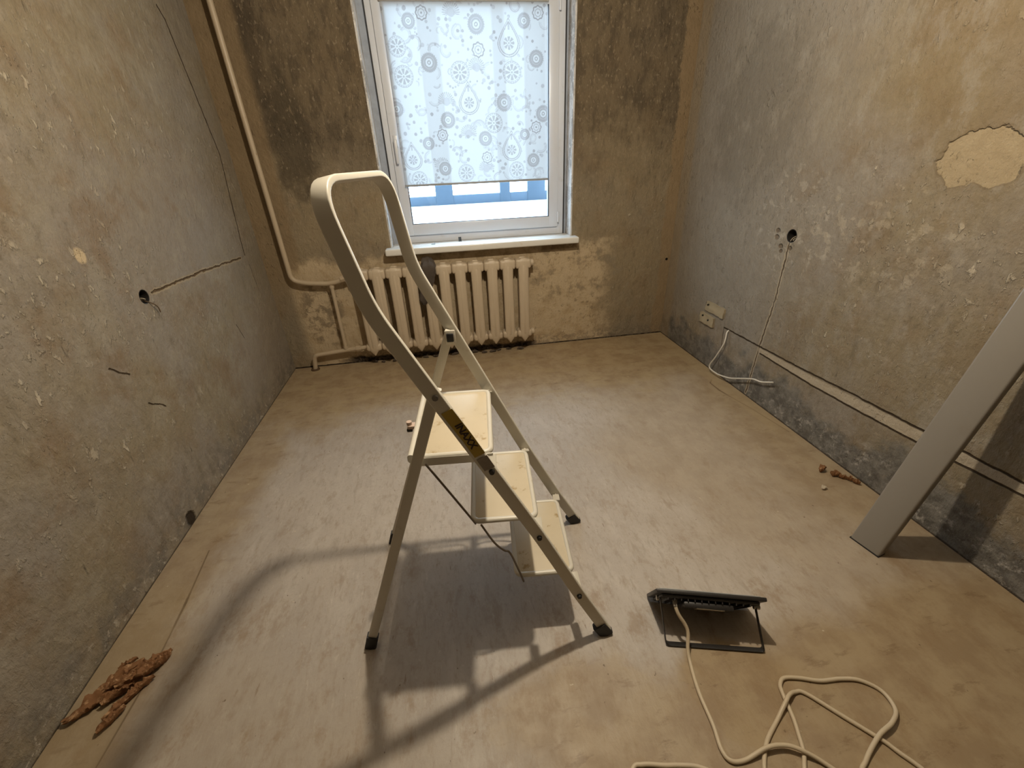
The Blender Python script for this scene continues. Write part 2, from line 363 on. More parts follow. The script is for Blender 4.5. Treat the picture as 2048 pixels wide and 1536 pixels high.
def back_custom(k, u, v, P2, c, h, fine, mid):
    n8 = k.noise(P2, 8, 6, 0.7, loc=(24, 4, 0)); n3 = k.noise(P2, 2.8, 5, 0.65, loc=(22, 9, 0)); n30 = k.noise(P2, 30, 4, 0.7, loc=(2, 9, 0))
    up = k.step(k.math('ADD', v, k.mul(k.math('SUBTRACT', n3, 0.5), 0.9)), 1.15, 1.75)
    c = k.mix(k.mul(up, 0.75), c, (0.125, 0.092, 0.056))
    mould = k.mul(k.step(k.noise(P2, 9, 7, 0.72, scale=(1.5, 0.6, 1), loc=(4, 4, 1)), 0.44, 0.62), up)
    c = k.mix(k.mul(mould, 0.65), c, (0.068, 0.053, 0.036))
    mb = k.step(k.blob(u, v, -0.86, 1.55, 0.16, 0.42, 1.4, n8), 0.5, 1.1, 1, 0)
    c = k.mix(k.mul(mb, 0.75), c, (0.070, 0.055, 0.036))
    mb = k.step(k.blob(u, v, -0.98, 2.1, 0.10, 0.5, 1.2, n8), 0.5, 1.1, 1, 0)
    c = k.mix(k.mul(mb, 0.6), c, (0.060, 0.045, 0.030))
    # salt spots on the dark parts
    c = k.mix(k.mul(k.step(k.noise(P2, 55, 3, 0.5, scale=(1.2, 0.6, 1)), 0.61, 0.68), 0.4), c, (0.36, 0.29, 0.20))
    sf = k.mul(k.step(k.noise(P2, 20, 6, 0.7, scale=(1.6, 0.6, 1), loc=(9, 9, 1)), 0.57, 0.66), up); c = k.mix(k.mul(sf, 0.55), c, (0.27, 0.205, 0.13))
    # tan bare cement along both inner corners
    w = k.math('ADD', 1.715, k.mul(k.math('SUBTRACT', n3, 0.5), 0.16))
    rc = k.step(k.math('SUBTRACT', k.math('ADD', u, k.mul(k.math('SUBTRACT', n30, 0.5), 0.05)), w), 0.0, 0.02); c = k.mix(k.mul(rc, 0.85), c, k.mix(n8, (0.22, 0.155, 0.085), (0.34, 0.25, 0.15)))
    lc = k.mul(k.step(u, -0.98, -1.03), k.step(v, 0.3, 0.8)); c = k.mix(k.mul(lc, 0.8), c, k.mix(n8, (0.19, 0.135, 0.075), (0.31, 0.225, 0.13)))
    # old cream paint below the sill and behind the radiator
    cr = k.mul(k.box(u, k.math('ADD', v, k.mul(k.math('SUBTRACT', n8, 0.5), 0.3)), -1.1, 1.42, -0.1, 0.80, 0.05), k.step(k.math('ADD', u, k.mul(n8, 0.5)), 1.40, 1.62, 1, 0))
    c = k.mix(k.mul(cr, 0.9), c, k.mix(k.step(n8, 0.45, 0.6), (0.54, 0.43, 0.285), (0.46, 0.35, 0.215)))
    # grey residue right of the radiator
    gr = k.mul(k.step(n8, 0.52, 0.60), k.step(k.blob(u, v, 1.05, 0.60, 0.5, 0.28), 0.6, 1.1, 1, 0))
    c = k.mix(k.mul(gr, 0.6), c, (0.25, 0.21, 0.15))
    gl = k.mul(k.step(n8, 0.46, 0.56), k.step(k.blob(u, v, -0.93, 0.42, 0.16, 0.30), 0.7, 1.1, 1, 0))
    c = k.mix(k.mul(gl, 0.7), c, (0.18, 0.145, 0.10))
    gr2 = k.mul(k.step(k.noise(P2, 26, 5, 0.7, loc=(1, 1, 5)), 0.56, 0.62), k.box(u, v, 1.0, 1.35, 0.15, 0.42, 0.05))
    c = k.mix(k.mul(gr2, 0.7), c, (0.22, 0.17, 0.11))
    hb = k.box(u, v, 0.75, 1.03, 0.775, 0.815, 0.008); c = k.mix(k.mul(hb, k.step(n30, 0.35, 0.5), 0.7), c, (0.16, 0.10, 0.05))
    # broken skirting joint under the radiator, a thin black gap further right
    gz = k.math('ADD', v, k.mul(k.math('SUBTRACT', n8, 0.5), 0.10))
    g1 = k.mul(k.step(gz, 0.028, 0.050, 1, 0), k.step(u, 0.66, 0.72, 1, 0), k.step(u, -0.95, -0.75))
    g2 = k.step(k.math('ADD', v, k.mul(n30, 0.010)), 0.012, 0.018, 1, 0)
    c = k.mix(k.maxi(g1, g2), c, (0.018, 0.012, 0.008)); h = k.math('SUBTRACT', h, k.math('MULTIPLY', g1, 1.0))
    fr = k.mul(k.step(v, 0.11, 0.05), k.step(n30, 0.45, 0.55), k.step(u, -0.9, -0.7)); c = k.mix(k.mul(fr, 0.5), c, (0.15, 0.12, 0.09))
    c = k.mix(k.step(k.blob(u, v, 1.787, 0.634, 0.012, 0.012), 0.8, 1.0, 1, 0), c, (0.01, 0.008, 0.006))
    return c, h
M_LEFT = plaster('plaster_left', 'x', 3.1, TAN, GREY, OCH, DRK, FLK, left_custom, 0.575)
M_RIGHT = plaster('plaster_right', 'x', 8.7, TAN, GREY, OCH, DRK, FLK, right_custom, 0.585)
M_BACK = plaster('plaster_back', 'y', 5.3, (0.29, 0.230, 0.145), (0.26, 0.215, 0.150), (0.24, 0.165, 0.09), DRK, FLK, back_custom, 0.60, 0.7)
M_PLAIN = plaster('plaster_plain', 'y', 1.3, TAN, GREY, OCH, DRK, FLK, None, 0.6)
M_CEIL = simple('ceiling_lime', (0.30, 0.28, 0.25), 0.9, 0.1, var=0.15, sc=4)

def floor_mat():
    k = NT('bare_screed', 0.50, 0.50); X, Y, Z = k.sep(k.pos); P2 = k.comb(X, Y, 0.0)
    big = k.noise(P2, 1.2, 5, 0.6, loc=(3, 3, 0)); st = k.noise(P2, 7, 6, 0.65, scale=(1.6, 0.7, 1), rot=(0, 0, 0.14), dist=0.5)
    st2 = k.noise(P2, 24, 5, 0.65, scale=(1.8, 0.55, 1), rot=(0, 0, 0.16), dist=0.6); n8 = k.noise(P2, 8, 6, 0.65, loc=(8, 1, 0)); fine = k.noise(P2, 70, 4, 0.7)
    c = k.mix(k.step(big, 0.38, 0.62), (0.465, 0.410, 0.352), (0.410, 0.362, 0.314))
    c = k.mix(k.mul(k.step(st, 0.45, 0.70), 0.45), c, (0.55, 0.50, 0.44))
    c = k.mix(k.mul(k.step(st2, 0.50, 0.70), 0.50), c, (0.31, 0.255, 0.20))
    c = k.mix(k.mul(k.step(fine, 0.5, 0.75), 0.35), c, (0.30, 0.24, 0.18))
    st3 = k.noise(P2, 15, 6, 0.7, scale=(2.0, 0.6, 1), rot=(0, 0, 0.25), loc=(3, 8, 0)); c = k.mix(k.mul(k.step(st3, 0.54, 0.70), 0.45), c, (0.33, 0.25, 0.17))
    st4 = k.noise(P2, 34, 4, 0.65, scale=(1.6, 0.6, 1), rot=(0, 0, 0.5), loc=(5, 3, 0)); c = k.mix(k.mul(k.step(st4, 0.60, 0.70), 0.45), c, (0.58, 0.53, 0.46))
    sc5 = k.noise(P2, 26, 4, 0.6, scale=(2.6, 0.5, 1), rot=(0, 0, 0.3), loc=(25, 3, 0)); c = k.mix(k.mul(k.step(sc5, 0.66, 0.71), 0.6), c, (0.20, 0.13, 0.075))
    tn_ = k.mul(k.step(k.math('ADD', X, k.mul(k.math('SUBTRACT', big, 0.5), 1.6)), 0.55, 1.25), 0.65); c = k.mix(tn_, c, k.mix(k.step(n8, 0.35, 0.65), (0.42, 0.335, 0.235), (0.345, 0.265, 0.175)))
    tn2 = k.mul(k.step(k.math('ADD', k.math('SUBTRACT', Y, k.mul(X, -0.5)), k.mul(k.math('SUBTRACT', big, 0.5), 1.2)), 0.95, 0.45), 0.45); c = k.mix(tn2, c, k.mix(k.step(n8, 0.35, 0.65), (0.42, 0.35, 0.26), (0.34, 0.265, 0.18)))
    pk = k.noise(P2, 10, 6, 0.7, scale=(1.3, 0.7, 1), loc=(31, 3, 0)); c = k.mix(k.mul(k.step(pk, 0.53, 0.68), 0.5), c, (0.30, 0.225, 0.155))
    # worn grey-white residue with orange-brown primer showing at the edges, weaker daylight painted in
    n3 = k.noise(P2, 2.6, 5, 0.62, loc=(1, 7, 0)); off = k.mul(k.math('SUBTRACT', n3, 0.5), 0.7)
    ORG = k.mix(k.step(n8, 0.4, 0.62), (0.345, 0.250, 0.130), (0.270, 0.180, 0.085))
    e1 = k.step(k.math('ADD', Y, off), 2.10, 2.60)
    e2 = k.step(k.math('ADD', X, k.mul(off, 0.55)), -0.92, -1.10)
    e3 = k.mul(k.step(k.math('ADD', X, k.mul(off, 0.7)), 1.32, 1.72), k.step(k.math('ADD', Y, off), 0.2, 2.1, 0.75, 1.0))
    e4 = k.step(k.math('SUBTRACT', k.math('ADD', Y, k.mul(off, 0.6)), k.mul(X, 0.16)), 0.66, 0.46)
    e4 = k.mul(e4, k.step(X, -0.05, 0.25))
    e5 = k.step(k.blob(X, Y, 0.72, 0.58, 0.20, 0.16, 0.8, n8), 0.75, 1.1, 1, 0)
    e6 = k.step(k.blob(X, Y, 0.25, 0.62, 0.30, 0.15, 0.9, n8), 0.6, 1.1, 1, 0)
    m = k.maxi(k.mul(e1, 0.92), k.mul(e2, 0.8), k.mul(e3, 0.75), k.mul(e4, 0.9), e5, k.mul(e6, 0.7))
    c = k.mix(k.mul(m, 0.85), c, ORG)
    c = k.mix(k.mul(k.step(k.noise(P2, 13, 6, 0.7, scale=(0.6, 1.6, 1), loc=(5, 5, 0)), 0.56, 0.66), m, 0.5), c, (0.16, 0.095, 0.045))
    c = k.mix(k.mul(k.step(k.noise(P2, 5, 5, 0.65, scale=(0.7, 1.6, 1), loc=(15, 5, 0)), 0.50, 0.62), e1, 0.55), c, (0.40, 0.31, 0.18))
    # little ochre rings left where the ladder stood, dark specks and pale chips
    sp = k.noise(P2, 48, 2.5, 0.5, scale=(1.2, 0.8, 1), loc=(2, 2, 0)); c = k.mix(k.mul(k.step(sp, 0.735, 0.765), 0.7), c, (0.10, 0.06, 0.03))
    sp2 = k.noise(P2, 36, 2.5, 0.5, loc=(6, 2, 0)); c = k.mix(k.mul(k.step(sp2, 0.75, 0.775), 0.6), c, (0.62, 0.54, 0.40))
    bp_ = k.mul(k.step(k.noise(P2, 6.5, 7, 0.74, scale=(1.2, 0.7, 1), loc=(41, 13, 0)), 0.52, 0.66), k.step(Y, 1.6, 0.9)); c = k.mix(k.mul(bp_, 0.5), c, (0.255, 0.165, 0.085))
    # torn strip along the left wall and the right wall
    d = k.segd(P2, [(-1.075, 0.55), (-1.06, 0.95), (-1.075, 1.20), (-1.10, 1.45)])
    c = k.mix(k.mul(k.step(k.math('ADD', d, k.mul(n8, 0.012)), 0.007, 0.012, 1, 0), 0.8), c, (0.12, 0.075, 0.035))
    ls = k.mul(k.step(k.math('ADD', X, k.mul(n8, 0.03)), -1.045, -1.055), k.step(Y, 1.35, 1.2)); c = k.mix(k.mul(ls, k.step(n8, 0.35, 0.6), 0.55), c, (0.33, 0.25, 0.145))
    d = k.segd(P2, [(1.735, 2.36), (1.70, 2.32), (1.70, 2.21), (1.755, 1.943), (1.79, 1.70)])
    c = k.mix(k.mul(k.step(k.math('ADD', d, k.mul(n8, 0.012)), 0.008, 0.013, 1, 0), 0.8), c, (0.13, 0.075, 0.03))
    rs = k.mul(k.step(k.math('ADD', X, k.mul(n8, 0.04)), 1.725, 1.74), k.step(Y, 1.6, 1.8)); c = k.mix(k.mul(rs, 0.5), c, (0.40, 0.30, 0.17))
    k.col(c)
    k.L(k.step(n8, 0.3, 0.7, 0.46, 0.60), k.b.inputs['Roughness'])
    h = k.math('ADD', k.math('MULTIPLY', st2, 0.35), k.math('ADD', k.math('MULTIPLY', n8, 0.45), k.math('MULTIPLY', fine, 0.12)))
    k.bump(h, 0.30, 0.008); return k.m
M_FLOOR = floor_mat()
def reveal_mat():
    k = NT('reveal_plaster', 0.85, 0.2); p = k.pos
    n = k.noise(p, 11, 6, 0.7, scale=(1, 1, 0.5)); c = k.mix(k.step(n, 0.45, 0.62), (0.62, 0.61, 0.60), (0.34, 0.33, 0.32))
    c = k.mix(k.step(k.noise(p, 40, 4, 0.6), 0.56, 0.66), c, (0.75, 0.74, 0.72)); k.col(c); k.bump(n, 0.6, 0.01); return k.m
M_REV = reveal_mat()

# ------------------------------------------------------------------ the room shell
def plane_with_holes(name, axis, c0, u0, u1, v0, v1, rects, rounds, mat, thick, back):
    """wall slab facing the room; rects and round holes go right through; built as one solid slab"""
    us = sorted({u0, u1} | {x for r in rects for x in r[:2]} | {x for (cu, cv, r) in rounds for x in (cu - 1.4 * r, cu + 1.4 * r)})
    vs_ = sorted({v0, v1} | {x for r in rects for x in r[2:]} | {x for (cu, cv, r) in rounds for x in (cv - 1.4 * r, cv + 1.4 * r)})
    bm = bmesh.new()
    def P(u, v, d=0.0):
        return (c0 + d, u, v) if axis == 'x' else (u, c0 + d, v)
    def skip(a, b, c, d):
        mu, mv = (a + b) / 2, (c + d) / 2
        for r in rects:
            if r[0] < mu < r[1] and r[2] < mv < r[3]: return True
        for (cu, cv, r) in rounds:
            if abs(mu - cu) < 1.4 * r and abs(mv - cv) < 1.4 * r: return True
        return False
    for i in range(len(us) - 1):
        for j in range(len(vs_) - 1):
            if not skip(us[i], us[i + 1], vs_[j], vs_[j + 1]):
                bm.faces.new([bm.verts.new(P(*q)) for q in ((us[i], vs_[j]), (us[i + 1], vs_[j]), (us[i + 1], vs_[j + 1]), (us[i], vs_[j + 1]))])
    for (cu, cv, r) in rounds:
        n = 24; inn = []; out = []
        for q in range(n):
            a = 2 * math.pi * q / n + math.pi / 4; ca, sa = math.cos(a), math.sin(a); m = 1.4 * r / max(abs(ca), abs(sa))
            inn.append(P(cu + r * ca, cv + r * sa)); out.append(P(cu + m * ca, cv + m * sa))
        iv = [bm.verts.new(p) for p in inn]; ov = [bm.verts.new(p) for p in out]
        for q in range(n):
            w = (q + 1) % n; bm.faces.new((iv[q], ov[q], ov[w], iv[w]))
    bmesh.ops.remove_doubles(bm, verts=bm.verts, dist=1e-5)
    edges = [e for e in bm.edges if e.is_boundary]
    r = bmesh.ops.extrude_edge_only(bm, edges=edges)
    nv = [e for e in r['geom'] if isinstance(e, bmesh.types.BMVert)]
    d = Vector((thick * back, 0, 0)) if axis == 'x' else Vector((0, thick * back, 0))
    bmesh.ops.translate(bm, verts=nv, vec=d)
    bmesh.ops.recalc_face_normals(bm, faces=bm.faces)
    me = bpy.data.meshes.new(name); bm.to_mesh(me); bm.free(); me.materials.append(mat)
    o = bpy.data.objects.new(name, me); COL.objects.link(o); o['kind'] = 'structure'; return o
OPL, OPR, OPB, OPT = -0.362, 0.985, 0.845, 2.42
plane_with_holes('wall_left', 'x', XL, YF, YB, 0, ZC, [], [(1.966, 0.952, 0.030)], M_LEFT, 0.08, -1)
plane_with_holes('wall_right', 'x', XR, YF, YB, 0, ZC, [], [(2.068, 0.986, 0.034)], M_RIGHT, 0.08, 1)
plane_with_holes('wall_back', 'y', YB, XL, XR, 0, ZC, [(OPL, OPR, OPB, OPT)], [], M_BACK, 0.10, 1)
def slab(name, lo, hi, mat, **k):
    o = MB().box(lo, hi).build(name, mat, None, smooth=False); o['kind'] = 'structure'; return o
slab('floor', (XL, YF, -0.10), (XR, YB, 0.0), M_FLOOR)
slab('ceiling', (XL, YF, ZC), (XR, YB, ZC + 0.1), M_CEIL)
slab('wall_front', (XL, YF - 0.1, 0), (XR, YF, ZC), M_PLAIN)
# rough reveals of the window opening (outer half of the wall)
bmv = MB()
y0, y1 = YB + 0.004, YB + 0.36
bmv.box((OPL - 0.05, y0, OPB - 0.04), (OPL + 0.012, y1, OPT + 0.05), 0.006)
bmv.box((OPR - 0.012, y0, OPB - 0.04), (OPR + 0.05, y1, OPT + 0.05), 0.006)
bmv.box((OPL, y0, OPT - 0.01), (OPR, y1, OPT + 0.05), 0.004)
o = bmv.build('trim_1', M_REV, None); o['kind'] = 'structure'

# ------------------------------------------------------------------ window: frame, sash, glass, blind, sill
M_PVC = simple('white_pvc', (0.66, 0.69, 0.75), 0.30, 0.5, var=0.06, sc=6, dirt=(0.52, 0.52, 0.53), dsc=9, dth=(0.62, 0.85))
M_SEAL_GAP = simple('black_gasket_and_gap', (0.02, 0.02, 0.025), 0.6)
M_GLASS = bpy.data.materials.new('window_glass'); M_GLASS.use_nodes = True
t = M_GLASS.node_tree; t.nodes.remove(t.nodes['Principled BSDF'])
gtr = t.nodes.new('ShaderNodeBsdfTransparent'); ggl = t.nodes.new('ShaderNodeBsdfGlossy'); gmx = t.nodes.new('ShaderNodeMixShader')
gtr.inputs[0].default_value = (0.93, 0.97, 0.98, 1); ggl.inputs['Roughness'].default_value = 0.03; gmx.inputs[0].default_value = 0.05
t.links.new(gtr.outputs[0], gmx.inputs[1]); t.links.new(ggl.outputs[0], gmx.inputs[2]); t.links.new(gmx.outputs[0], t.nodes['Material Output'].inputs[0])
win = bpy.data.objects.new('window_1', None); COL.objects.link(win); win.location = (0.31, YB + 0.15, OPB); win['kind'] = 'structure'; MW[win] = Matrix.Translation(win.location)
def frame_ring(x0, x1, z0, z1, w, ya, yb_, bev=0.005, wb=None, wt=None):
    m = MB(); wb = wb or w; wt = wt or w
    m.box((x0, ya, z0), (x0 + w, yb_, z1), bev); m.box((x1 - w, ya, z0), (x1, yb_, z1), bev)
    m.box((x0 + w * .9, ya + .0006, z0), (x1 - w * .9, yb_ - .0006, z0 + wb), bev); m.box((x0 + w * .9, ya + .0006, z1 - wt), (x1 - w * .9, yb_ - .0006, z1), bev)
    return m
FY = YB + 0.13
frame_ring(-0.302, 0.950, 0.868, 2.40, 0.055, FY, FY + 0.07).build('window_frame', M_PVC, win)
SY = FY - 0.018
sash = frame_ring(-0.262, 0.905, 0.922, 2.325, 0.072, SY, SY + 0.065, 0.008, wb=0.080, wt=0.075).build('window_sash', M_PVC, win)
frame_ring(-0.192, 0.835, 0.998, 2.252, 0.006, SY + 0.004, SY + 0.02, 0.001).build('gasket', M_SEAL_GAP, win)
MB().box((-0.19, SY + 0.026, 1.0), (0.834, SY + 0.032, 2.25)).build('window_glass', M_GLASS, win, smooth=False)
mh = MB(); mh.cyl((0.905, SY - 0.006, 0.955), (0.905, SY - 0.006, 1.03), 0.008, n=12).cyl((-0.262, SY - 0.004, 0.955), (-0.262, SY - 0.004, 1.03), 0.008, n=12)
mh.cyl((0.905, SY - 0.006, 2.22), (0.905, SY - 0.006, 2.30), 0.008, n=12); mh.build('hinge', M_PVC, win)
hd = MB(); hd.box((-0.242, SY - 0.010, 1.50), (-0.214, SY + 0.002, 1.57), 0.004).box((-0.240, SY - 0.040, 1.40), (-0.220, SY - 0.026, 1.545), 0.006).cyl((-0.23, SY - 0.03, 1.535), (-0.23, SY, 1.535), 0.008)
hd.build('window_handle', M_PVC, win)
# light blue-grey packing strips in the gap between frame and reveal
M_FOAM = simple('gap_foam', (0.42, 0.47, 0.56), 0.8, var=0.4, sc=20)
g = MB(); g.box((OPL + 0.012, FY + 0.01, 0.86), (-0.302, FY + 0.05, 2.41)).box((0.950, FY + 0.01, 0.86), (OPR - 0.012, FY + 0.05, 2.41)).box((OPL + .012, FY + 0.01, 2.40), (OPR - .012, FY + 0.05, 2.41)).box((OPL + .012, FY + 0.012, OPB), (OPR - .012, FY + 0.06, 0.869))
g.build('frame_packing', M_FOAM, win, smooth=False)
for xg in (-0.3065, 0.9495): MB().box((xg, FY - 0.003, 0.868), (xg + 0.007, FY + 0.012, 2.40)).build('dark_gap_strip', M_SEAL_GAP, win, smooth=False)  # black strips painting in the dark gap beside the frame
M_SILL = simple('sill_pvc', (0.78, 0.765, 0.72), 0.28, 0.5, var=0.08, sc=5, dirt=(0.60, 0.54, 0.45), dsc=14, dth=(0.60, 0.8))
sl = MB(); sl.box((OPL - 0.036, YB - 0.092, 0.822), (1.018, YB + 0.0, 0.868), 0.010, seg=3); sl.box((OPL + 0.014, YB - 0.02, 0.835), (OPR - 0.014, FY + 0.012, 0.868), 0.001)
sl.build('window_sill', M_SILL, win)
# clips of the blind lying against the sash bottom
M_CLIP = simple('smoked_plastic', (0.10, 0.12, 0.14), 0.3)
cl = thing('blind_bracket', 'small clear and black plastic clip lying on the windowsill, right one of the pair', 'clip', (0.140, YB + 0.075, 0.8685))
c_ = MB(); c_.box((0.130, YB + 0.065, 0.8685), (0.152, YB + 0.085, 0.8725), 0.001).box((0.130, YB + 0.081, 0.8722), (0.152, YB + 0.085, 0.898), 0.001).box((0.148, YB + 0.066, 0.8722), (0.152, YB + 0.0815, 0.890), 0.001); c_.build('clip_body', M_CLIP, cl)
cl2 = thing('blind_bracket', 'small clear plastic clip lying on the windowsill, behind the ladder handle', 'clip', (-0.055, YB + 0.02, 0.8685))
c_ = MB(); c_.box((-0.072, YB + 0.01, 0.8685), (-0.045, YB + 0.03, 0.8725), 0.001).box((-0.049, YB + 0.012, 0.8722), (-0.045, YB + 0.03, 0.884), 0.001); c_.build('clip_body', simple('grey_clear_plastic', (0.32, 0.40, 0.44), 0.3), cl2)

# --- roller blind with the printed medallions
def blind_pattern(nx, nz, x0, x1, z0, z1):
    xs = np.linspace(x0, x1, nx); zs = np.linspace(z0, z1, nz); X, Z = np.meshgrid(xs, zs)
    A = np.zeros_like(X)
    sx = (x1 - x0) / 1130.0   # the printed repeat is laid out in 1130 x 1210 pattern units
    def U(px, py):  # pattern units -> cloth metres
        return x0 + px * sx, z1 - py * (z1 - z0) / 1210.0
    def polar(px, py, r):
        cx, cz = U(px, py); R = r * sx; dx = (X - cx) / R; dz = (Z - cz) / R; return np.hypot(dx, dz), np.arctan2(dz, dx), dx, dz
    def ring(rho, a, b, v): 
        m = (rho > a) & (rho < b); A[m] = np.maximum(A[m], v)
    def daisy(px, py, r, v=.75):
        rho, th, _, _ = polar(px, py, r); clear = rho < 1.05; A[clear] = 0
        ring(rho, .92, 1.0, v * .8); ring(rho, .78, .84, v * .6); ring(rho, 0, .10, v)
        pet = np.abs(np.sin(4 * th)) * .38 + .30
        m = (rho > .20) & (rho < .70) & (np.abs(np.cos(4 * th)) > .55); A[m] = np.maximum(A[m], v)
        m = (rho > .84) & (rho < .92) & (np.cos(22 * th) > .2); A[m] = np.maximum(A[m], v * .7)
    def disc(px, py, r, v=.85):
        rho, th, _, _ = polar(px, py, r); A[rho < 1.08] = 0
        ring(rho, .42, .95, v * .85); ring(rho, .60, .66, .35); ring(rho, .12, .22, v); 
        m = (rho > .95) & (rho < 1.03) & (np.cos(26 * th) > 0); A[m] = v * .6
        m = (rho > .60) & (rho < .66); A[m] = .4
    def small(px, py, r, v=.9):
        rho, th, _, _ = polar(px, py, r); A[rho < 1.1] = 0
        w = 1 + .07 * np.cos(8 * th); ring(rho / w, .80, 1.0, v); ring(rho, .45, .58, v * .7); ring(rho, 0, .16, v)
    def drop(px, py, r, v=.75):
        cx, cz = U(px, py); R = r * sx; dx = (X - cx) / R; dz = (Z - cz) / R
        up = np.clip(dz, 0, 2.2); w = 1 - .42 * up ** 1.3; rho = np.where(dz > 0, np.hypot(dx / np.clip(w, .05, 1), dz * .58), np.hypot(dx, dz))
        A[rho < 1.05] = 0; ring(rho, .92, 1.0, v); ring(rho, .76, .85, v)
        daisy_r, th, _, _ = polar(px, py, r * .62); m = (daisy_r > .2) & (daisy_r < .75) & (np.abs(np.cos(4 * th)) > .5); A[m] = v; A[daisy_r < .12] = v
        m = (dz > .9) & (rho < .76) & (np.cos(18 * dx) > .2); A[m] = v * .7
    def comb(px, py, r, v=.6):
        rho, th, dx, dz = polar(px, py, r); m = (rho < 1) & (dz > -.2) & (np.cos(th * 26) > -.1) & (rho > .35); A[m] = np.maximum(A[m], v); ring(rho, 0, .42, v * .7)
    def curl(px, py, r, a0, span, v=.5):
        rho, th, _, _ = polar(px, py, r); t = np.mod(th - a0, 2 * np.pi)
        m = (np.abs(rho - (1 - t / span * .55)) < .09) & (t < span); A[m] = np.maximum(A[m], v)
        m = (np.abs(rho - (.78 - t / span * .5)) < .06) & (t < span); A[m] = np.maximum(A[m], v * .7)
    rs = np.random.RandomState(5)
    for _ in range(120): curl(rs.uniform(0, 1130), rs.uniform(0, 1210), rs.uniform(24, 60), rs.uniform(0, 6.28), rs.uniform(2.0, 4.8), rs.uniform(.28, .5))
    for _ in range(330):
        rho, th, _, _ = polar(rs.uniform(0, 1130), rs.uniform(0, 1210), rs.uniform(6, 13)); ring(rho, 0, 1, rs.uniform(.35, .75))
    for q in ((460, 65), (610, 400), (520, 845), (640, 1110), (375, 620), (300, 1075)): comb(q[0], q[1], 60)
    for q in ((490, 430, 68), (95, 450, 66), (865, 435, 68), (715, 775, 66), (115, 1170, 60), (480, 1135, 62), (880, 1130, 60), (75, 265, 60)): daisy(*q)
    for q in ((540, 630, 76), (850, 250, 82), (845, 975, 76), (85, 1020, 70)): drop(*q)
    for q in ((170, 115, 46), (625, 135, 58), (960, 115, 46), (280, 365, 58), (1045, 350, 54), (800, 635, 58), (375, 745, 54), (215, 905, 45), (645, 885, 52), (1095, 720, 56), (950, 865, 40), (320, 1095, 50), (1015, 1060, 50), (15, 660, 50)): disc(*q)
    for q in ((262, 68, 40), (1060, 68, 40), (630, 290, 44), (325, 850, 40), (1040, 815, 40), (650, 1025, 40)): small(*q)
    return xs, zs, A
BX0, BX1, BZ0, BZ1, BY = -0.205, 0.822, 1.262, 2.262, SY - 0.010
xs, zs, A = blind_pattern(430, 420, BX0, BX1, BZ0, BZ1)
nx, nz = len(xs), len(zs)
X, Z = np.meshgrid(xs, zs); Yv = BY + 0.0003 * np.sin(X * 5 + Z * 3)
co = np.stack([X, Yv, Z], -1).reshape(-1, 3)
bl = thing('roller_blind', 'white roller blind printed with grey floral medallions, pulled down over the window', 'blind', (0.31, BY, BZ0))
idx = np.arange(nx * nz).reshape(nz, nx)
q = np.stack([idx[:-1, :-1], idx[:-1, 1:], idx[1:, 1:], idx[1:, :-1]], -1).reshape(-1, 4)
me = bpy.data.meshes.new('blind_cloth'); co2 = co - np.array(bl.location)
me.vertices.add(len(co2)); me.vertices.foreach_set('co', co2.astype(np.float32).ravel())
me.loops.add(q.size); me.loops.foreach_set('vertex_index', q.ravel().astype(np.int32))
me.polygons.add(len(q)); me.polygons.foreach_set('loop_start', np.arange(0, q.size, 4, dtype=np.int32)); me.polygons.foreach_set('loop_total', np.full(len(q), 4, dtype=np.int32))
me.update(); me.validate()
at = me.attributes.new('print', 'FLOAT', 'POINT'); at.data.foreach_set('value', A.ravel().astype(np.float32))
k = NT('printed_blind_fabric', 0.8, 0.1); an = k.n('ShaderNodeAttribute'); an.attribute_name = 'print'
pc = k.mix(an.outputs['Fac'], (0.80, 0.80, 0.80), (0.42, 0.40, 0.39)); k.col(pc)
tl = k.n('ShaderNodeBsdfTranslucent'); k.L(k.mix(an.outputs['Fac'], (0.155, 0.152, 0.148), (0.078, 0.070, 0.066)), tl.inputs[0])
tp = k.n('ShaderNodeBsdfTransparent'); m1 = k.n('ShaderNodeMixShader'); m2 = k.n('ShaderNodeMixShader')
k.L(0.60, m1.inputs[0]); k.t.links.new(k.b.outputs[0], m1.inputs[1]); k.t.links.new(tl.outputs[0], m1.inputs[2])
k.L(0.015, m2.inputs[0]); k.t.links.new(m1.outputs[0], m2.inputs[1]); k.t.links.new(tp.outputs[0], m2.inputs[2]); k.t.links.new(m2.outputs[0], k.out.inputs[0])
me.materials.append(k.m); cloth = bpy.data.objects.new('blind_cloth', me); link(cloth, bl)
MB().tube([(BX0 - .004, BY - 0.004, BZ1 + 0.012), (BX1 + .004, BY - 0.004, BZ1 + 0.012)], 0.016, 20).build('roller_tube', simple('blind_tube', (0.50, 0.47, 0.40), 0.5), bl)
MB().box((BX0 - .002, BY - 0.007, BZ0 - 0.010), (BX1 + .002, BY + 0.005, BZ0 + 0.004), 0.003).build('bottom_rail', simple('grey_bottom_rail', (0.34, 0.36, 0.38), 0.4), bl)

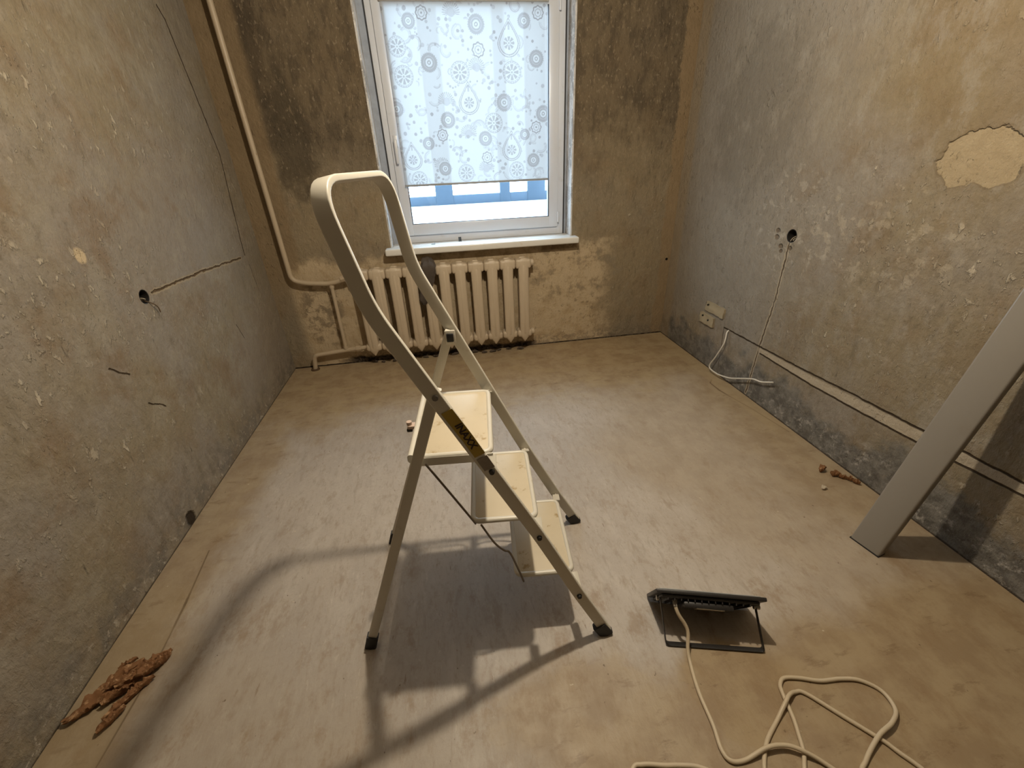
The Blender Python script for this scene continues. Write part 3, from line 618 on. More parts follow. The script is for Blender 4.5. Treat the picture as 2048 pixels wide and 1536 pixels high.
# --- what shows below the blind: white outer ledge, blue-grey railing with posts
M_LEDGE = simple('white_ledge', (0.50, 0.52, 0.53), 0.6, var=0.05, sc=3)
M_RAIL = simple('blue_grey_paint', (0.050, 0.075, 0.105), 0.5, var=0.2, sc=5)
slab('trim_2', (-1.6, YB + 0.37, 0.90), (2.6, YB + 1.80, 0.985), M_LEDGE)
RY = 5.05
RPOSTS = ((-0.45, 0.10), (0.09, 0.185), (0.75, 0.11), (1.10, 0.20), (1.75, 0.2))
rl = thing('balcony_railing', 'blue-grey painted railing with posts beyond the window glass', 'railing', (0.4, RY, 0.985))
MB().box((-1.6, RY, 0.985), (2.6, RY + 0.05, 1.078), 0.006).build('rail', M_RAIL, rl)
for px_, w_ in RPOSTS:
    MB().box((px_ - w_ / 2, RY - 0.006, 0.985), (px_ + w_ / 2, RY + 0.056, 2.9), 0.006).build('post', M_RAIL, rl)

# ------------------------------------------------------------------ radiator
M_RAD = simple('radiator_paint', (0.56, 0.46, 0.335), 0.42, 0.45, var=0.10, sc=9, dirt=(0.46, 0.35, 0.22), dsc=10, dth=(0.60, 0.8), bump=0.05)
M_PIPE = simple('pipe_paint', (0.50, 0.405, 0.285), 0.42, 0.45, var=0.12, sc=12, dirt=(0.30, 0.19, 0.10), dsc=16, dth=(0.60, 0.78))
RF = YB - 0.130      # front plane
rad = thing('radiator', 'cream painted cast-iron sectional radiator under the window', 'radiator', (-0.03, YB - 0.075, 0.09))
def section_mesh():
    m = MB(); cx = 0.0
    def col(yc, dy, w):
        # a rounded column tapering to a point at its foot and to a dome at its head
        prof = [(-0.003, .12, .3), (0.014, .40, .6), (0.036, .82, .9), (0.062, 1, 1), (0.10, 1, 1), (0.30, .98, 1), (0.50, .98, 1), (0.575, 1.02, 1), (0.625, 1.0, .96), (0.645, .86, .78), (0.654, .45, .4)]
        sec = rrect(1, 1, 0.30, 4); vs = []; n = len(sec)
        for z, sw, sd in prof:
            for a, b in sec: vs.append((cx + a * w * sw, yc + b * dy * sd, 0.095 + z))
        fs = [(i * n + j, i * n + (j + 1) % n, (i + 1) * n + (j + 1) % n, (i + 1) * n + j) for i in range(len(prof) - 1) for j in range(n)]
        fs += [tuple(range(n))[::-1], tuple((len(prof) - 1) * n + j for j in range(n))]
        m.add(vs, fs)
    col(RF + 0.022, 0.044, 0.078); col(RF + 0.082, 0.040, 0.070)
    m.box((-0.0588, RF + 0.003, 0.672), (0.0588, RF + 0.100, 0.742), 0.016, seg=3)
    m.box((-0.0588, RF + 0.003, 0.128), (0.0588, RF + 0.100, 0.188), 0.020, seg=3)
    m.box((-0.012, RF - 0.002, 0.155), (0.012, RF + 0.02, 0.700), 0.008, seg=2)
    return m
base = section_mesh(); first = None
for i in range(11):
    x = -0.598 + i * 0.1182
    if first is None:
        first = build('section', [v + Vector((x, 0, 0)) for v in base.v], base.f, M_RAD, rad)
    else:
        c_ = first.copy(); COL.objects.link(c_); c_.parent = rad; c_.location = first.location + Vector((i * 0.1182, 0, 0))
for z in (0.158, 0.706): MB().cyl((0.640, RF + 0.053, z), (0.664, RF + 0.053, z), 0.026, n=20).build('end_plug', M_RAD, rad)
M_HOOK = simple('hook_iron', (0.12, 0.08, 0.05), 0.6)
for x in (-0.421, 0.293): MB().cyl((x, RF + 0.09, 0.66), (x, YB - 0.012, 0.655), 0.009).build('wall_hook', M_HOOK, rad)

# ------------------------------------------------------------------ heating pipes in the left corner
hp = thing('heating_pipe', 'cream painted heating riser pipe in the left corner bending to the radiator', 'pipe', (-1.088, YB - 0.05, 0.0))
PY = YB - 0.055
riser = fillet([(-1.094, PY, ZC + 0.02), (-1.090, PY, 2.2), (-1.078, PY, 1.13), (-1.074, PY, 0.70), (-0.98, PY, 0.672), (-0.82, PY, 0.655), (-0.659, RF + 0.053, 0.698)], {1: .1, 2: .1, 3: .085, 4: .03, 5: .05}, 8)
riser = [Vector(p) for p in riser]; riser[0].z = ZC
MB().tube(riser, 0.0165, 16).build('supply_pipe', M_PIPE, hp)
MB().tube([(-0.815, PY, 0.650), (-0.818, PY, 0.140)], 0.0135, 14).tube([(-0.8155, PY, 0.625), (-0.8152, PY, 0.645)], 0.018, 14).tube([(-0.8178, PY, 0.150), (-0.8176, PY, 0.17)], 0.018, 14).build('bypass_pipe', M_PIPE, hp)
ret = fillet([(-0.659, RF + 0.053, 0.155), (-0.700, RF + 0.053, 0.150), (-0.80, PY, 0.138), (-1.062, PY, 0.118), (-1.080, PY, 0.0)], {1: .03, 2: .05, 3: .035}, 8)
MB().tube(ret, 0.0165, 16).build('return_pipe', M_PIPE, hp)
MB().tube([(-0.735, RF + 0.06, 0.147), (-0.700, RF + 0.055, 0.150)], 0.023, 8).build('lock_nut', M_PIPE, hp); MB().tube([(-0.735, RF + 0.062, 0.686), (-0.700, RF + 0.057, 0.692)], 0.023, 8).build('lock_nut', M_PIPE, hp)
MB().tube([(-1.080, PY, 0.0), (-1.080, PY, 0.010)], [0.034, 0.030], 18).build('floor_collar', simple('rusty_collar', (0.10, 0.06, 0.03), 0.8), hp)

# ------------------------------------------------------------------ rag on the radiator
M_RAG = simple('dark_rag', (0.110, 0.090, 0.075), 0.95, 0.1, var=0.45, sc=25, bump=0.4)
def rag():
    path = catmull([(-0.118, YB - 0.045, 0.785), (-0.116, RF + 0.035, 0.785), (-0.112, RF - 0.022, 0.745), (-0.118, RF - 0.026, 0.690), (-0.138, RF - 0.022, 0.620), (-0.158, RF - 0.020, 0.560), (-0.170, RF - 0.018, 0.505), (-0.176, RF - 0.012, 0.470)], 6)
    rad_ = [.022, .034, .050, .045, .036, .036, .030, .008]; N = len(path); n = 28; vs = []; fs = []
    for i, p in enumerate(path):
        f = i / (N - 1) * 7; a = int(min(f, 6)); r = rad_[a] + (rad_[a + 1] - rad_[a]) * (f - a)
        t = (path[min(i + 1, N - 1)] - path[max(i - 1, 0)]).normalized(); u = Vector((1, 0, 0)); u = (u - t * u.dot(t)).normalized(); w = t.cross(u)
        for k_ in range(n):
            an = 2 * math.pi * k_ / n
            fold = 1 + 0.20 * math.sin(5 * an + i * .25) + 0.12 * math.sin(9 * an - i * .4) + 0.18 * mnoise.noise(Vector((math.cos(an) * 2, math.sin(an) * 2, i * .35)))
            vs.append(p + u * math.cos(an) * r * fold + w * math.sin(an) * r * 0.42 * fold)
    for i in range(N - 1):
        for k_ in range(n):
            l = (k_ + 1) % n; fs.append((i * n + k_, i * n + l, (i + 1) * n + l, (i + 1) * n + k_))
    fs.append(tuple(range(n))[::-1]); fs.append(tuple((N - 1) * n + k_ for k_ in range(n)))
    return vs, fs
vs, fs = rag(); o = build('rag', vs, fs, M_RAG, None); tag(o, 'dark grey-brown bunched rag hanging over the radiator behind the ladder', 'rag')

# ------------------------------------------------------------------ the step ladder
LX, LY, LYAW = 0.4181, 1.0542, -0.0915
lad = thing('step_ladder', 'cream three-step folding ladder with a looped handrail standing open on the floor', 'ladder', (LX, LY, 0), LYAW)
M_LAD = simple('ladder_enamel', (0.62, 0.585, 0.50), 0.33, 0.5, var=0.07, sc=12, dirt=(0.50, 0.44, 0.34), dsc=18, dth=(0.60, 0.8))
M_TREAD = simple('tread_plate', (0.60, 0.515, 0.37), 0.50, 0.4, var=0.16, sc=10, dirt=(0.36, 0.26, 0.13), dsc=20, dth=(0.585, 0.70), bump=0.3)
M_BLK = simple('black_rubber', (0.018, 0.017, 0.017), 0.55, 0.4)
M_ROD = simple('dark_steel_rod', (0.17, 0.14, 0.11), 0.4, 0.5, metal=0.6)
def LB(name, mb, mat, parent=lad, **k): return build(name, mb.v, mb.f, mat, parent, world=False, **k)
PZ = [0, 0.1944, 1.1326, 1.3777]; PX = [0, -0.0967, -0.5493, -0.5971]
def prof(z): return float(np.interp(z, PZ, PX))
def wid(z): return float(np.interp(z, [0, 0.22, 0.45, 1.385], [0.246, 0.226, 0.212, 0.210]))
def LP(x, y, z): return Vector((x + 0.1138 * y * max(0, z - .8) / .5, y, z))
side = [(PX[0], PZ[0] + 0.012), (PX[1], PZ[1]), (PX[1] - .1164, .45 - .014), (PX[2], PZ[2]), (PX[3], PZ[3])]
def sd(s): return [LP(x, s * wid(z), z) for x, z in side]
near = sd(-1); far = sd(1)
path = fillet(near + far[::-1], {1: .03, 2: .05, 3: .05, 4: .085, 5: .095, 6: .05, 7: .05, 8: .03}, 9)
# subdivide long spans so that the width direction turns only in the bends
wdirs = []
for i, p in enumerate(path):
    z = p.z; e = 0.02
    zc = min(max(z, 0.03), 1.34)
    t = Vector((prof(zc + e) - prof(zc - e), 0, 2 * e)).normalized(); wdirs.append(Vector((t.z, 0, -t.x)))
vs, fs = sweep(path, wdirs, rrect(0.036, 0.0150, 0.0035, 3)); LB('handrail_frame', MB().add(vs, fs), M_LAD)
PIV = 0.918
# rear leg frame
for s, nm in ((-1, 'near'), (1, 'far')):
    top = Vector((prof(PIV) - .002, s * (wid(PIV) - 0.004), PIV + 0.010)); top = LP(*top); top.y -= s * 0.0155
    bot = Vector((-0.7745, s * 0.216, 0.012))
    mid = top.lerp(bot, 0.5)
    vs, fs = sweep([top, mid, bot], [Vector((1, 0, -0.3))] * 3, rrect(0.029, 0.015, 0.004, 3))
    leg = LB('rear_leg', MB().add(vs, fs), M_LAD)
    d = (bot - top).normalized()
    vs, fs = sweep([bot - d * 0.045, Vector((bot.x - .002, bot.y, 0.0))], [Vector((1, 0, -0.3))] * 2, rrect(0.037, 0.024, 0.005, 3))
    LB('rubber_foot', MB().add(vs, fs), M_BLK, leg)
    if s == 1:
        q = MB(); q.box((top.x - 0.017, top.y - 0.014, PIV - 0.032), (top.x + 0.017, top.y - 0.006, PIV + 0.016), 0.004); LB('hinge_plate', q, M_LAD)
        q = MB(); q.box((top.x - 0.011, top.y - 0.019, PIV - 0.022), (top.x + 0.011, top.y - 0.013, PIV + 0.007), 0.003); LB('hinge_cap', q, M_BLK)
    else:
        o_ = LP(prof(PIV) - 0.002, -(wid(PIV)), PIV)
        q = MB(); q.cyl((o_.x, o_.y - 0.012, o_.z), (o_.x, o_.y + 0.01, o_.z), 0.0075); LB('rivet', q, simple('rivet_grey', (0.22, 0.2, 0.18), 0.4, metal=.5))
# front feet
for s in (-1, 1):
    vs, fs = sweep([Vector((-0.026, s * 0.2425, 0.042)), Vector((0.002, s * 0.246, 0.0))], [Vector((1, 0, 0.45))] * 2, rrect(0.044, 0.026, 0.006, 3))
    LB('rubber_foot', MB().add(vs, fs), M_BLK)
# steps
def step_part(name, x0, x1, hw, z, tread_mat=M_TREAD):
    r = 0.0085
    loop = fillet([(x1 - 0.0 - r, 0, z - r), (x1 - r, hw - r, z - r), (x0 + r, hw - r, z - r), (x0 + r, -hw + r, z - r), (x1 - r, -hw + r, z - r), (x1 - r, 0.0001 - .0, z - r)], 0.022, 6)[:-1]
    # loop starts in the middle of the front edge; close it
    st = LB(name, MB().tube(loop, r, 12, closed=True), M_LAD)
    q = MB(); q.box((x0 + 0.010, -hw + 0.010, z - 0.010), (x1 - 0.010, hw - 0.010, z - 0.0035), 0.0025)
    LB('tread', q, tread_mat, st)
    q = MB()
    for k_ in range(3):   # pressed ribs under the plate
        xx = x0 + (x1 - x0) * (k_ + 1) / 4; q.box((xx - .006, -hw + .02, z - .016), (xx + .006, hw - .02, z - .0098), 0.002)
    LB('stiffening_rib', q, M_LAD, st)
    return st
S3 = step_part('platform', -0.533, -0.327, 0.176, 0.722)
S2 = step_part('step', -0.411, -0.208, 0.166, 0.467)
S1 = step_part('step', -0.290, -0.092, 0.168, 0.218)
# side skirt of the platform and its rear channel with the folding latch
for s in (-1, 1):
    q = MB(); q.box((-0.533, s * 0.1745 - .002, 0.690), (-0.330, s * 0.1745 + .002, 0.716), 0.0015); LB('side_skirt', q, M_LAD, S3)
q = MB(); vs, fs = sweep([Vector((-0.545, -0.176, 0.716)), Vector((-0.545, 0.176, 0.716))], [Vector((0, 0, 1))] * 2, rrect(0.026, 0.018, 0.008, 4)); q.add(vs, fs); LB('rear_channel', q, M_LAD, S3)
q = MB(); q.box((-0.580, -0.012, 0.700), (-0.552, 0.014, 0.712), 0.004).cyl((-0.574, 0.0, 0.712), (-0.574, 0.0, 0.722), 0.008); LB('latch', q, simple('latch_pink', (0.55, 0.42, 0.34), 0.5), S3)
q = MB(); q.box((-0.583, -0.010, 0.690), (-0.566, 0.010, 0.7005), 0.003); LB('latch_pad', q, M_BLK, S3)
# brackets from the steps to the side rails, black bolt caps outside
for z, hw, xf in ((0.690, 0.176, -0.335), (0.439, 0.166, -0.214), (0.188, 0.168, -0.098)):
    for s in (-1, 1):
        xs_ = prof(z); w = wid(z)
        q = MB(); a = Vector((xf, s * (hw - 0.003), z + 0.020)); b = Vector((xs_, s * (w - 0.010), z))
        vs, fs = sweep([a, (a + b) / 2, b], [Vector((1, 0, 0))] * 3, rrect(0.026, 0.003, 0.0012, 2)); q.add(vs, fs)
        q.cyl((xs_, s * (hw - .002), z), (xs_, s * (w - .004), z), 0.004)
        LB('step_bracket', q, M_LAD)
        q = MB(); q.cyl((xs_, s * (w + 0.006), z), (xs_, s * (w + 0.015), z), 0.0085, 0.0065); LB('bolt_cap', q, M_BLK)
# folding link rods
for s in (-1, 1):
    q = MB(); y = s * 0.186
    q.tube(catmull([(-0.508, y, 0.705), (-0.455, y, 0.600), (-0.405, y, 0.500), (-0.396, s * 0.170, 0.462)], 5), 0.0032, 8); LB('link_rod', q, M_ROD)
    q = MB(); q.tube(catmull([(-0.380, s * 0.172, 0.458), (-0.345, y, 0.395), (-0.318, y, 0.360), (-0.300, y, 0.345), (-0.275, s * 0.176, 0.250), (-0.262, s * 0.172, 0.196), (-0.262, s * 0.164, 0.190)], 5), 0.0032, 8); LB('link_rod', q, M_ROD)
# stickers on the near rail
def sticker(name, z0, z1, mat, parent, off=0.0092, half=0.0150):
    vs = []
    for i in range(9):
        z = z0 + (z1 - z0) * i / 8; c = LP(prof(z), -(wid(z) + off), z)
        t = Vector((prof(z + .01) - prof(z - .01), 0, .02)).normalized(); w = Vector((t.z, 0, -t.x))
        for dy in (0, -0.0004):
            vs += [c - w * half + Vector((0, dy, 0)), c + w * half + Vector((0, dy, 0))]
    fs = []
    for i in range(8):
        a = i * 4; b = a + 4
        fs += [(a, a + 1, b + 1, b), (a + 2, b + 2, b + 3, a + 3), (a, b, b + 2, a + 2), (a + 1, a + 3, b + 3, b + 1)]
    fs += [(0, 2, 3, 1), (32, 33, 35, 34)]
    return LB(name, MB().add(vs, fs), mat, parent, smooth=False)
M_YEL = simple('yellow_sticker', (0.42, 0.29, 0.035), 0.4, var=0.15, sc=20)
st = sticker('yellow_sticker', 0.745, 0.880, M_YEL, lad); st['label'] = 'yellow sticker with dark capital letters on the near rail'
gs = sticker('grey_sticker', 0.700, 0.738, simple('grey_sticker', (0.36, 0.31, 0.26), 0.5, var=0.5, sc=60), lad); gs['label'] = 'worn grey sticker below the yellow one'
fc = bpy.data.curves.new('lettering', 'FONT'); fc.body = 'INAXX'; fc.size = 0.026; fc.extrude = 0.0002; fc.align_x = 'CENTER'; fc.align_y = 'CENTER'; fc.offset = 0.0009
fo = bpy.data.objects.new('lettering_src', fc); COL.objects.link(fo)
dg = bpy.context.evaluated_depsgraph_get(); tm = bpy.data.meshes.new_from_object(fo.evaluated_get(dg)); bpy.data.objects.remove(fo)
zc = 0.806; cpt = LP(prof(zc), -(wid(zc) + 0.0100), zc); tdir = Vector((prof(zc - .05) - prof(zc + .05), 0, -.1)).normalized(); nrm = Vector((0, -1, 0)); up = nrm.cross(tdir)
Mx = Matrix((tdir, up, nrm)).transposed().to_4x4(); Mx.translation = cpt
tm.transform(Mx @ Matrix.Scale(1.0, 4)); tm.materials.clear(); tm.materials.append(simple('sticker_ink', (0.04, 0.022, 0.012), 0.6)); tm.name = 'lettering'
fo = bpy.data.objects.new('lettering', tm); link(fo, st)

# ------------------------------------------------------------------ floodlight on its bracket, seen from behind
M_FL = simple('black_cast_housing', (0.030, 0.027, 0.025), 0.45, 0.5, var=0.3, sc=20)
M_LBL = simple('label_sticker', (0.42, 0.36, 0.26), 0.5, var=0.4, sc=90)
e = Vector((0.957, -0.29, 0)).normalized(); dn = Vector((0.150, 0.495, -0.856)); dn = (dn - e * dn.dot(e)).normalized(); nb = dn.cross(e).normalized()
if nb.y > 0: nb = -nb        # nb points to the back of the lamp (towards the viewer)
T0 = Vector((0.553, 0.808, 0.165))
flm = thing('floodlight', 'black flat floodlight standing on its bracket on the floor, back side up', 'floodlight', (0.72, 0.76, 0.0))
def FB(name, lo, hi, bev, mat, parent=flm, mb=None):
    """box in the lamp frame: along e, along dn, along nb"""
    M = Matrix((e, dn, nb)).transposed().to_4x4(); M.translation = T0
    m = mb or MB(); m.box(lo, hi, bev, M)
    return m.build(name, mat, parent) if mat else m
LEN = 0.330; HT = 0.186
FB('front_frame', (0, 0, -0.012), (LEN, HT, 0.0), 0.003, M_FL)
hb = FB('', (0.018, 0.010, 0.0), (LEN - 0.018, HT - 0.010, 0.010), 0.004, None)
for i in range(13): FB('', (0.035 + i * 0.0205, 0.014, 0.008), (0.038 + i * 0.0205, HT - 0.014, 0.017), 0.0, None, mb=hb)
hb.build('housing', M_FL, flm)
FB('lens_glass', (0.014, 0.012, -0.0155), (LEN - 0.014, HT - 0.012, -0.0125), 0.001, simple('grey_lens', (0.35, 0.36, 0.36), 0.1, 0.6))
db = FB('driver_box', (0.085, 0.020, 0.016), (0.235, 0.085, 0.034), 0.005, M_FL)
FB('rating_label', (0.122, 0.016, 0.0345), (0.205, 0.050, 0.0352), 0.0, M_LBL, db)
def F3(a, b, c): return T0 + e * a + dn * b + nb * c
bar0 = Vector((0.571, 0.738, 0.003)); bar1 = Vector((0.859, 0.661, 0.003))
pv0 = F3(0.018, 0.045, 0.012); pv1 = F3(LEN - 0.022, 0.045, 0.012)
bar0 = bar0 + (bar1 - bar0) * 0.0
bpath = fillet([pv0, bar0, bar1, pv1], 0.012, 5)
bp = []
for p in bpath: bp.append(p)
wd = Vector((-e.y, e.x, 0)) * -1
vs, fs = sweep(bp, [(wd * 0.85 + Vector((0, 0, 0.25))).normalized()] * len(bp), rrect(0.018, 0.003, 0.001, 2)); br = build('bracket', vs, fs, M_FL, flm)
for p, s in ((pv0, -1), (pv1, 1)):
    MB().cyl(p - e * 0.006, p + e * 0.012 * -s * -1, 0.008).build('bracket_screw', simple('zinc_screw', (0.45, 0.43, 0.40), 0.35, metal=.7), flm)
g0 = F3(0.062, 0.040, 0.014); g1 = F3(0.062, 0.036, 0.034); MB().cyl(g0, g1, 0.0075, 0.0060).build('cable_gland', simple('grey_gland', (0.30, 0.27, 0.22), 0.5), flm)

# ------------------------------------------------------------------ the lamp's cable, coiling across the floor
M_CAB = simple('white_pvc_cable', (0.60, 0.50, 0.355), 0.42, 0.4, var=0.08, sc=30)
r = 0.0056
pts = [g1, g1 + Vector((0.004, -0.016, -0.016)), (0.634, 0.735, 0.060), (0.622, 0.700, 0.022), (0.613, 0.663, r), (0.596, 0.587, r), (0.590, 0.507, r), (0.580, 0.452, r), (0.590, 0.426, r), (0.627, 0.421, r), (0.691, 0.431, .017), (0.739, 0.428, .017), (0.775, 0.411, .017), (0.825, 0.372, r), (0.88, 0.29, r), (0.84, 0.20, r), (0.77, 0.25, r),
 (0.745, 0.345, r), (0.785, 0.410, r), (0.800, 0.445, r), (0.812, 0.475, r), (0.820, 0.505, r), (0.828, 0.540, r + .001), (0.838, 0.563, r), (0.862, 0.577, r), (0.905, 0.569, r), (0.959, 0.551, r), (1.02, 0.545, r), (1.072, 0.531, r), (1.108, 0.495, r), (1.101, 0.449, .008), (1.056, 0.421, .017), (0.998, 0.403, .015), (0.925, 0.366, r), (0.88, 0.33, r), (0.80, 0.18, r), (0.68, 0.20, r), (0.640, 0.32, r),
 (0.655, 0.380, r), (0.676, 0.415, r), (0.712, 0.450, r), (0.769, 0.486, r), (0.815, 0.516, .017), (0.838, 0.530, .017), (0.866, 0.538, r), (0.892, 0.530, r), (0.945, 0.466, r), (0.990, 0.412, r), (1.018, 0.372, r), (1.05, 0.28, r), (0.95, 0.10, r), (0.60, 0.12, r), (0.52, 0.30, r), (0.535, 0.395, r), (0.506, 0.427, r), (0.455, 0.441, r), (0.420, 0.447, r), (0.364, 0.459, r), (0.330, 0.450, r), (0.26, 0.35, r), (0.20, 0.10, r)]
o = MB().tube(catmull(pts, 7), r, 10).build('power_cable', M_CAB, None); tag(o, 'white cable running from the floodlight and looping over the floor at lower right', 'cable')

# ------------------------------------------------------------------ the leaning board on the right
M_BRD = simple('grey_laminate', (0.25, 0.228, 0.198), 0.30, 0.6, var=0.05, sc=3, dirt=(0.22, 0.19, 0.155), dsc=5, dth=(0.55, 0.8))
b0 = Vector((1.492, 0.996, 0.0)); b1 = Vector((1.513, 0.893, 0.0)); D = Vector((0.165, -0.025, 1.0)); wdv = (b1 - b0); tn = Vector((0.036, 0.007, 0)); LZ = 1.63
bd = thing('leaning_board', 'smooth grey-beige board leaning against the right wall', 'board', (1.52, 0.945, 0))
bm = bmesh.new(); q = [b0 + Vector((0, 0, 0.004)), b1 + Vector((0, 0, 0.004)), b1 + tn + Vector((0, 0, 0.0)), b0 + tn]
vb = [bm.verts.new(p) for p in q]; vt = [bm.verts.new(p + D * LZ) for p in q]
for i in range(4): bm.faces.new((vb[i], vb[(i + 1) % 4], vt[(i + 1) % 4], vt[i]))
bm.faces.new(vb[::-1]); bm.faces.new(vt)
bmesh.ops.bevel(bm, geom=[ed for ed in bm.edges if abs((ed.verts[0].co - ed.verts[1].co).z) > .5], offset=0.007, segments=3, affect='EDGES', profile=0.5)
MB().bm(bm).build('panel', M_BRD, bd)
bm = bmesh.new()
q = [b0 + Vector((-0.0015, 0.0015, 0)), b1 + Vector((-0.0015, -0.0015, 0)), b1 + tn, b0 + tn]
MB().add(q + [p + D * 0.005 for p in q], [(3, 2, 1, 0), (4, 5, 6, 7), (0, 1, 5, 4), (1, 2, 6, 5), (2, 3, 7, 6), (3, 0, 4, 7)]).build('end_cap', M_BLK, bd, smooth=False); bm.free()

# ------------------------------------------------------------------ socket boxes sunk in the walls
M_BOX = simple('black_bakelite', (0.022, 0.019, 0.016), 0.6)
def socket_box(c, r, sx, label, wires):
    t_ = thing('socket_box', label, 'socket box', c)
    n = 24; m = MB(); vs = []; L_ = 0.045
    for (rr, dx) in ((r * 0.985, -0.001), (r * 0.985, L_), (r * 0.90, L_ - 0.003), (r * 0.90, 0.0)):
        for k_ in range(n):
            a = 2 * math.pi * k_ / n; vs.append((c[0] + sx * dx, c[1] + rr * math.cos(a), c[2] + rr * math.sin(a)))
    fs = []
    for i in range(4):
        for k_ in range(n):
            l = (k_ + 1) % n; fs.append((i * n + k_, i * n + l, ((i + 1) % 4) * n + l, ((i + 1) % 4) * n + k_))
    fs.append(tuple(range(n, 2 * n))); fs.append(tuple(range(2 * n, 3 * n)))
    m.add(vs, fs); m.build('box', M_BOX, t_)
    for w, col in wires: MB().tube(catmull(w, 6), 0.0022, 8).build('wire', col, t_)
M_W1 = simple('brown_wire', (0.12, 0.075, 0.04), 0.6); M_W2 = simple('grey_wire', (0.40, 0.34, 0.25), 0.5)
socket_box((XL, 1.966, 0.952), 0.030, -1, 'round black open socket box in the left wall with a brown wire end', [([(XL - .03, 1.970, .945), (XL - .005, 1.975, .930), (XL + .012, 1.985, .915), (XL + .014, 2.000, .895), (XL + .010, 2.008, .872)], M_W1), ([(XL - .03, 1.96, .95), (XL - .008, 1.962, .947), (XL - .004, 1.972, .94)], M_W2)])
socket_box((XR, 2.068, 0.986), 0.034, 1, 'round black open socket box in the right wall above the vertical cable groove', [([(XR + .035, 2.07, .985), (XR + .01, 2.068, .975), (XR + .004, 2.072, .960), (XR + .012, 2.075, .958)], M_W2), ([(XR + .03, 2.06, .98), (XR + .01, 2.062, .968), (XR + .006, 2.055, .965)], M_W2)])
# old surface socket base near the right corner
M_OLD = simple('old_painted_plaster', (0.42, 0.35, 0.235), 0.85, 0.2, var=0.25, sc=40, bump=0.5)
ob = thing('mounting_plate', 'pale remains of an old two-part socket mounting on the right wall near the corner', 'mounting plate', (XR, 2.62, 0.36))
def lump(y0, y1, z0, z1, d, seed):
    bm = bmesh.new(); bmesh.ops.create_cube(bm, size=1.0); bmesh.ops.subdivide_edges(bm, edges=list(bm.edges), cuts=7, use_grid_fill=True)
    for v in bm.verts:
        yy = y0 + (v.co.y + .5) * (y1 - y0); zz = z0 + (v.co.z + .5) * (z1 - z0); dd = d * (v.co.x + .5)
        nn = mnoise.noise(Vector((yy * 30 + seed, zz * 30, dd * 30)))
        v.co = Vector((XR - d * (1 - (v.co.x + .5)) * (1 + .4 * nn) + 0.002, yy + .008 * nn, zz + .008 * mnoise.noise(Vector((yy * 25, zz * 25 + seed, 3)))))
    return MB().bm(bm)
lump(2.56, 2.72, 0.300, 0.368, 0.018, 1.0).build('lower_plate', M_OLD, ob); lump(2.47, 2.68, 0.395, 0.462, 0.014, 5.0).build('upper_plate', M_OLD, ob)
for yy, zz in ((2.685, 0.352), (2.615, 0.338), (2.645, 0.442)): MB().cyl((XR - 0.022, yy, zz), (XR - 0.012, yy, zz), 0.0065, n=12).build('screw_hole', M_BOX, ob)
# white wire hanging out of the chase
M_WW = simple('white_wire', (0.74, 0.70, 0.62), 0.4)
o = MB().tube(catmull([(XR + .002, 2.40, .338), (XR - .012, 2.397, .325), (XR - .022, 2.385, .285), (XR - .030, 2.385, .240), (XR - .036, 2.43, .135), (XR - .040, 2.468, .060), (XR - .040, 2.455, .035), (XR - .036, 2.40, .030), (XR - .034, 2.353, .034), (XR - .032, 2.249, .062), (XR - .030, 2.15, .108), (XR - .030, 2.056, .152), (XR - .028, 2.02, .160), (XR - .028, 1.983, .168), (XR - .026, 1.935, .190), (XR - .026, 1.90, .207)], 6), 0.0048, 10).build('loose_wire', M_WW, None)
tag(o, 'white loose wire end hanging from the groove at the foot of the right wall', 'wire')

# ------------------------------------------------------------------ splintered chips by the walls
M_CH = simple('rusty_brown_chip', (0.250, 0.120, 0.052), 0.85, 0.2, var=0.45, sc=45, dirt=(0.42, 0.25, 0.13), dsc=50, dth=(0.5, 0.65), bump=0.5)
def chip(name, c, L_, W_, H_, yaw, seed, mat, label, cat, group, pitch=0.0, curl=0.3):
    rs = random.Random(seed); n = 20; m = 12; vs = []; fs = []
    if mat is M_CH: H_ *= 1.5; W_ *= 0.8
    for i in range(n + 1):
        t_ = i / n; x = (t_ - .5) * L_; wv = (math.sin(math.pi * min(max(t_, .04), .96)) ** .45) * W_ / 2 * (1 + .35 * mnoise.noise(Vector((t_ * 6, seed, 0))))
        cx = .25 * W_ * mnoise.noise(Vector((t_ * 3, seed, 7))); hh = H_ * (.55 + .45 * math.sin(math.pi * t_)) * (1 + .5 * mnoise.noise(Vector((t_ * 7, seed, 2))))
        for k_ in range(m):
            a = 2 * math.pi * k_ / m
            rgh = 1 + .55 * mnoise.noise(Vector((math.cos(a) * 2.5, math.sin(a) * 2.5 + seed, t_ * 14)))
            yv = math.cos(a) * wv * rgh + cx; zv = math.sin(a) * hh / 2 * rgh + curl * H_ * (yv / (W_ / 2 + 1e-6)) ** 2
            vs.append(Vector((x + .04 * L_ * mnoise.noise(Vector((a, seed, t_ * 4))), yv, zv)))
    for i in range(n):
        for k_ in range(m):
            l = (k_ + 1) % m; fs.append((i * m + k_, i * m + l, (i + 1) * m + l, (i + 1) * m + k_))
    fs.append(tuple(range(m))[::-1]); fs.append(tuple(n * m + k_ for k_ in range(m)))
    M = Matrix.Rotation(yaw, 4, 'Z') @ Matrix.Rotation(pitch, 4, 'Y'); vs = [M @ v for v in vs]
    zmin = min(v.z for v in vs); vs = [Vector((v.x, v.y, v.z - zmin)) for v in vs]
    me_ = MB().add(vs, fs); ob_ = me_.build(name, mat, None, smooth=True); ob_.location = c
    tag(ob_, label, cat, group); return ob_
GL = 'rust-brown splinters heaped by the left wall'; LLb = 'rust-brown splintered chip in the heap beside the left wall'
y1_ = math.atan2(.125, .17)
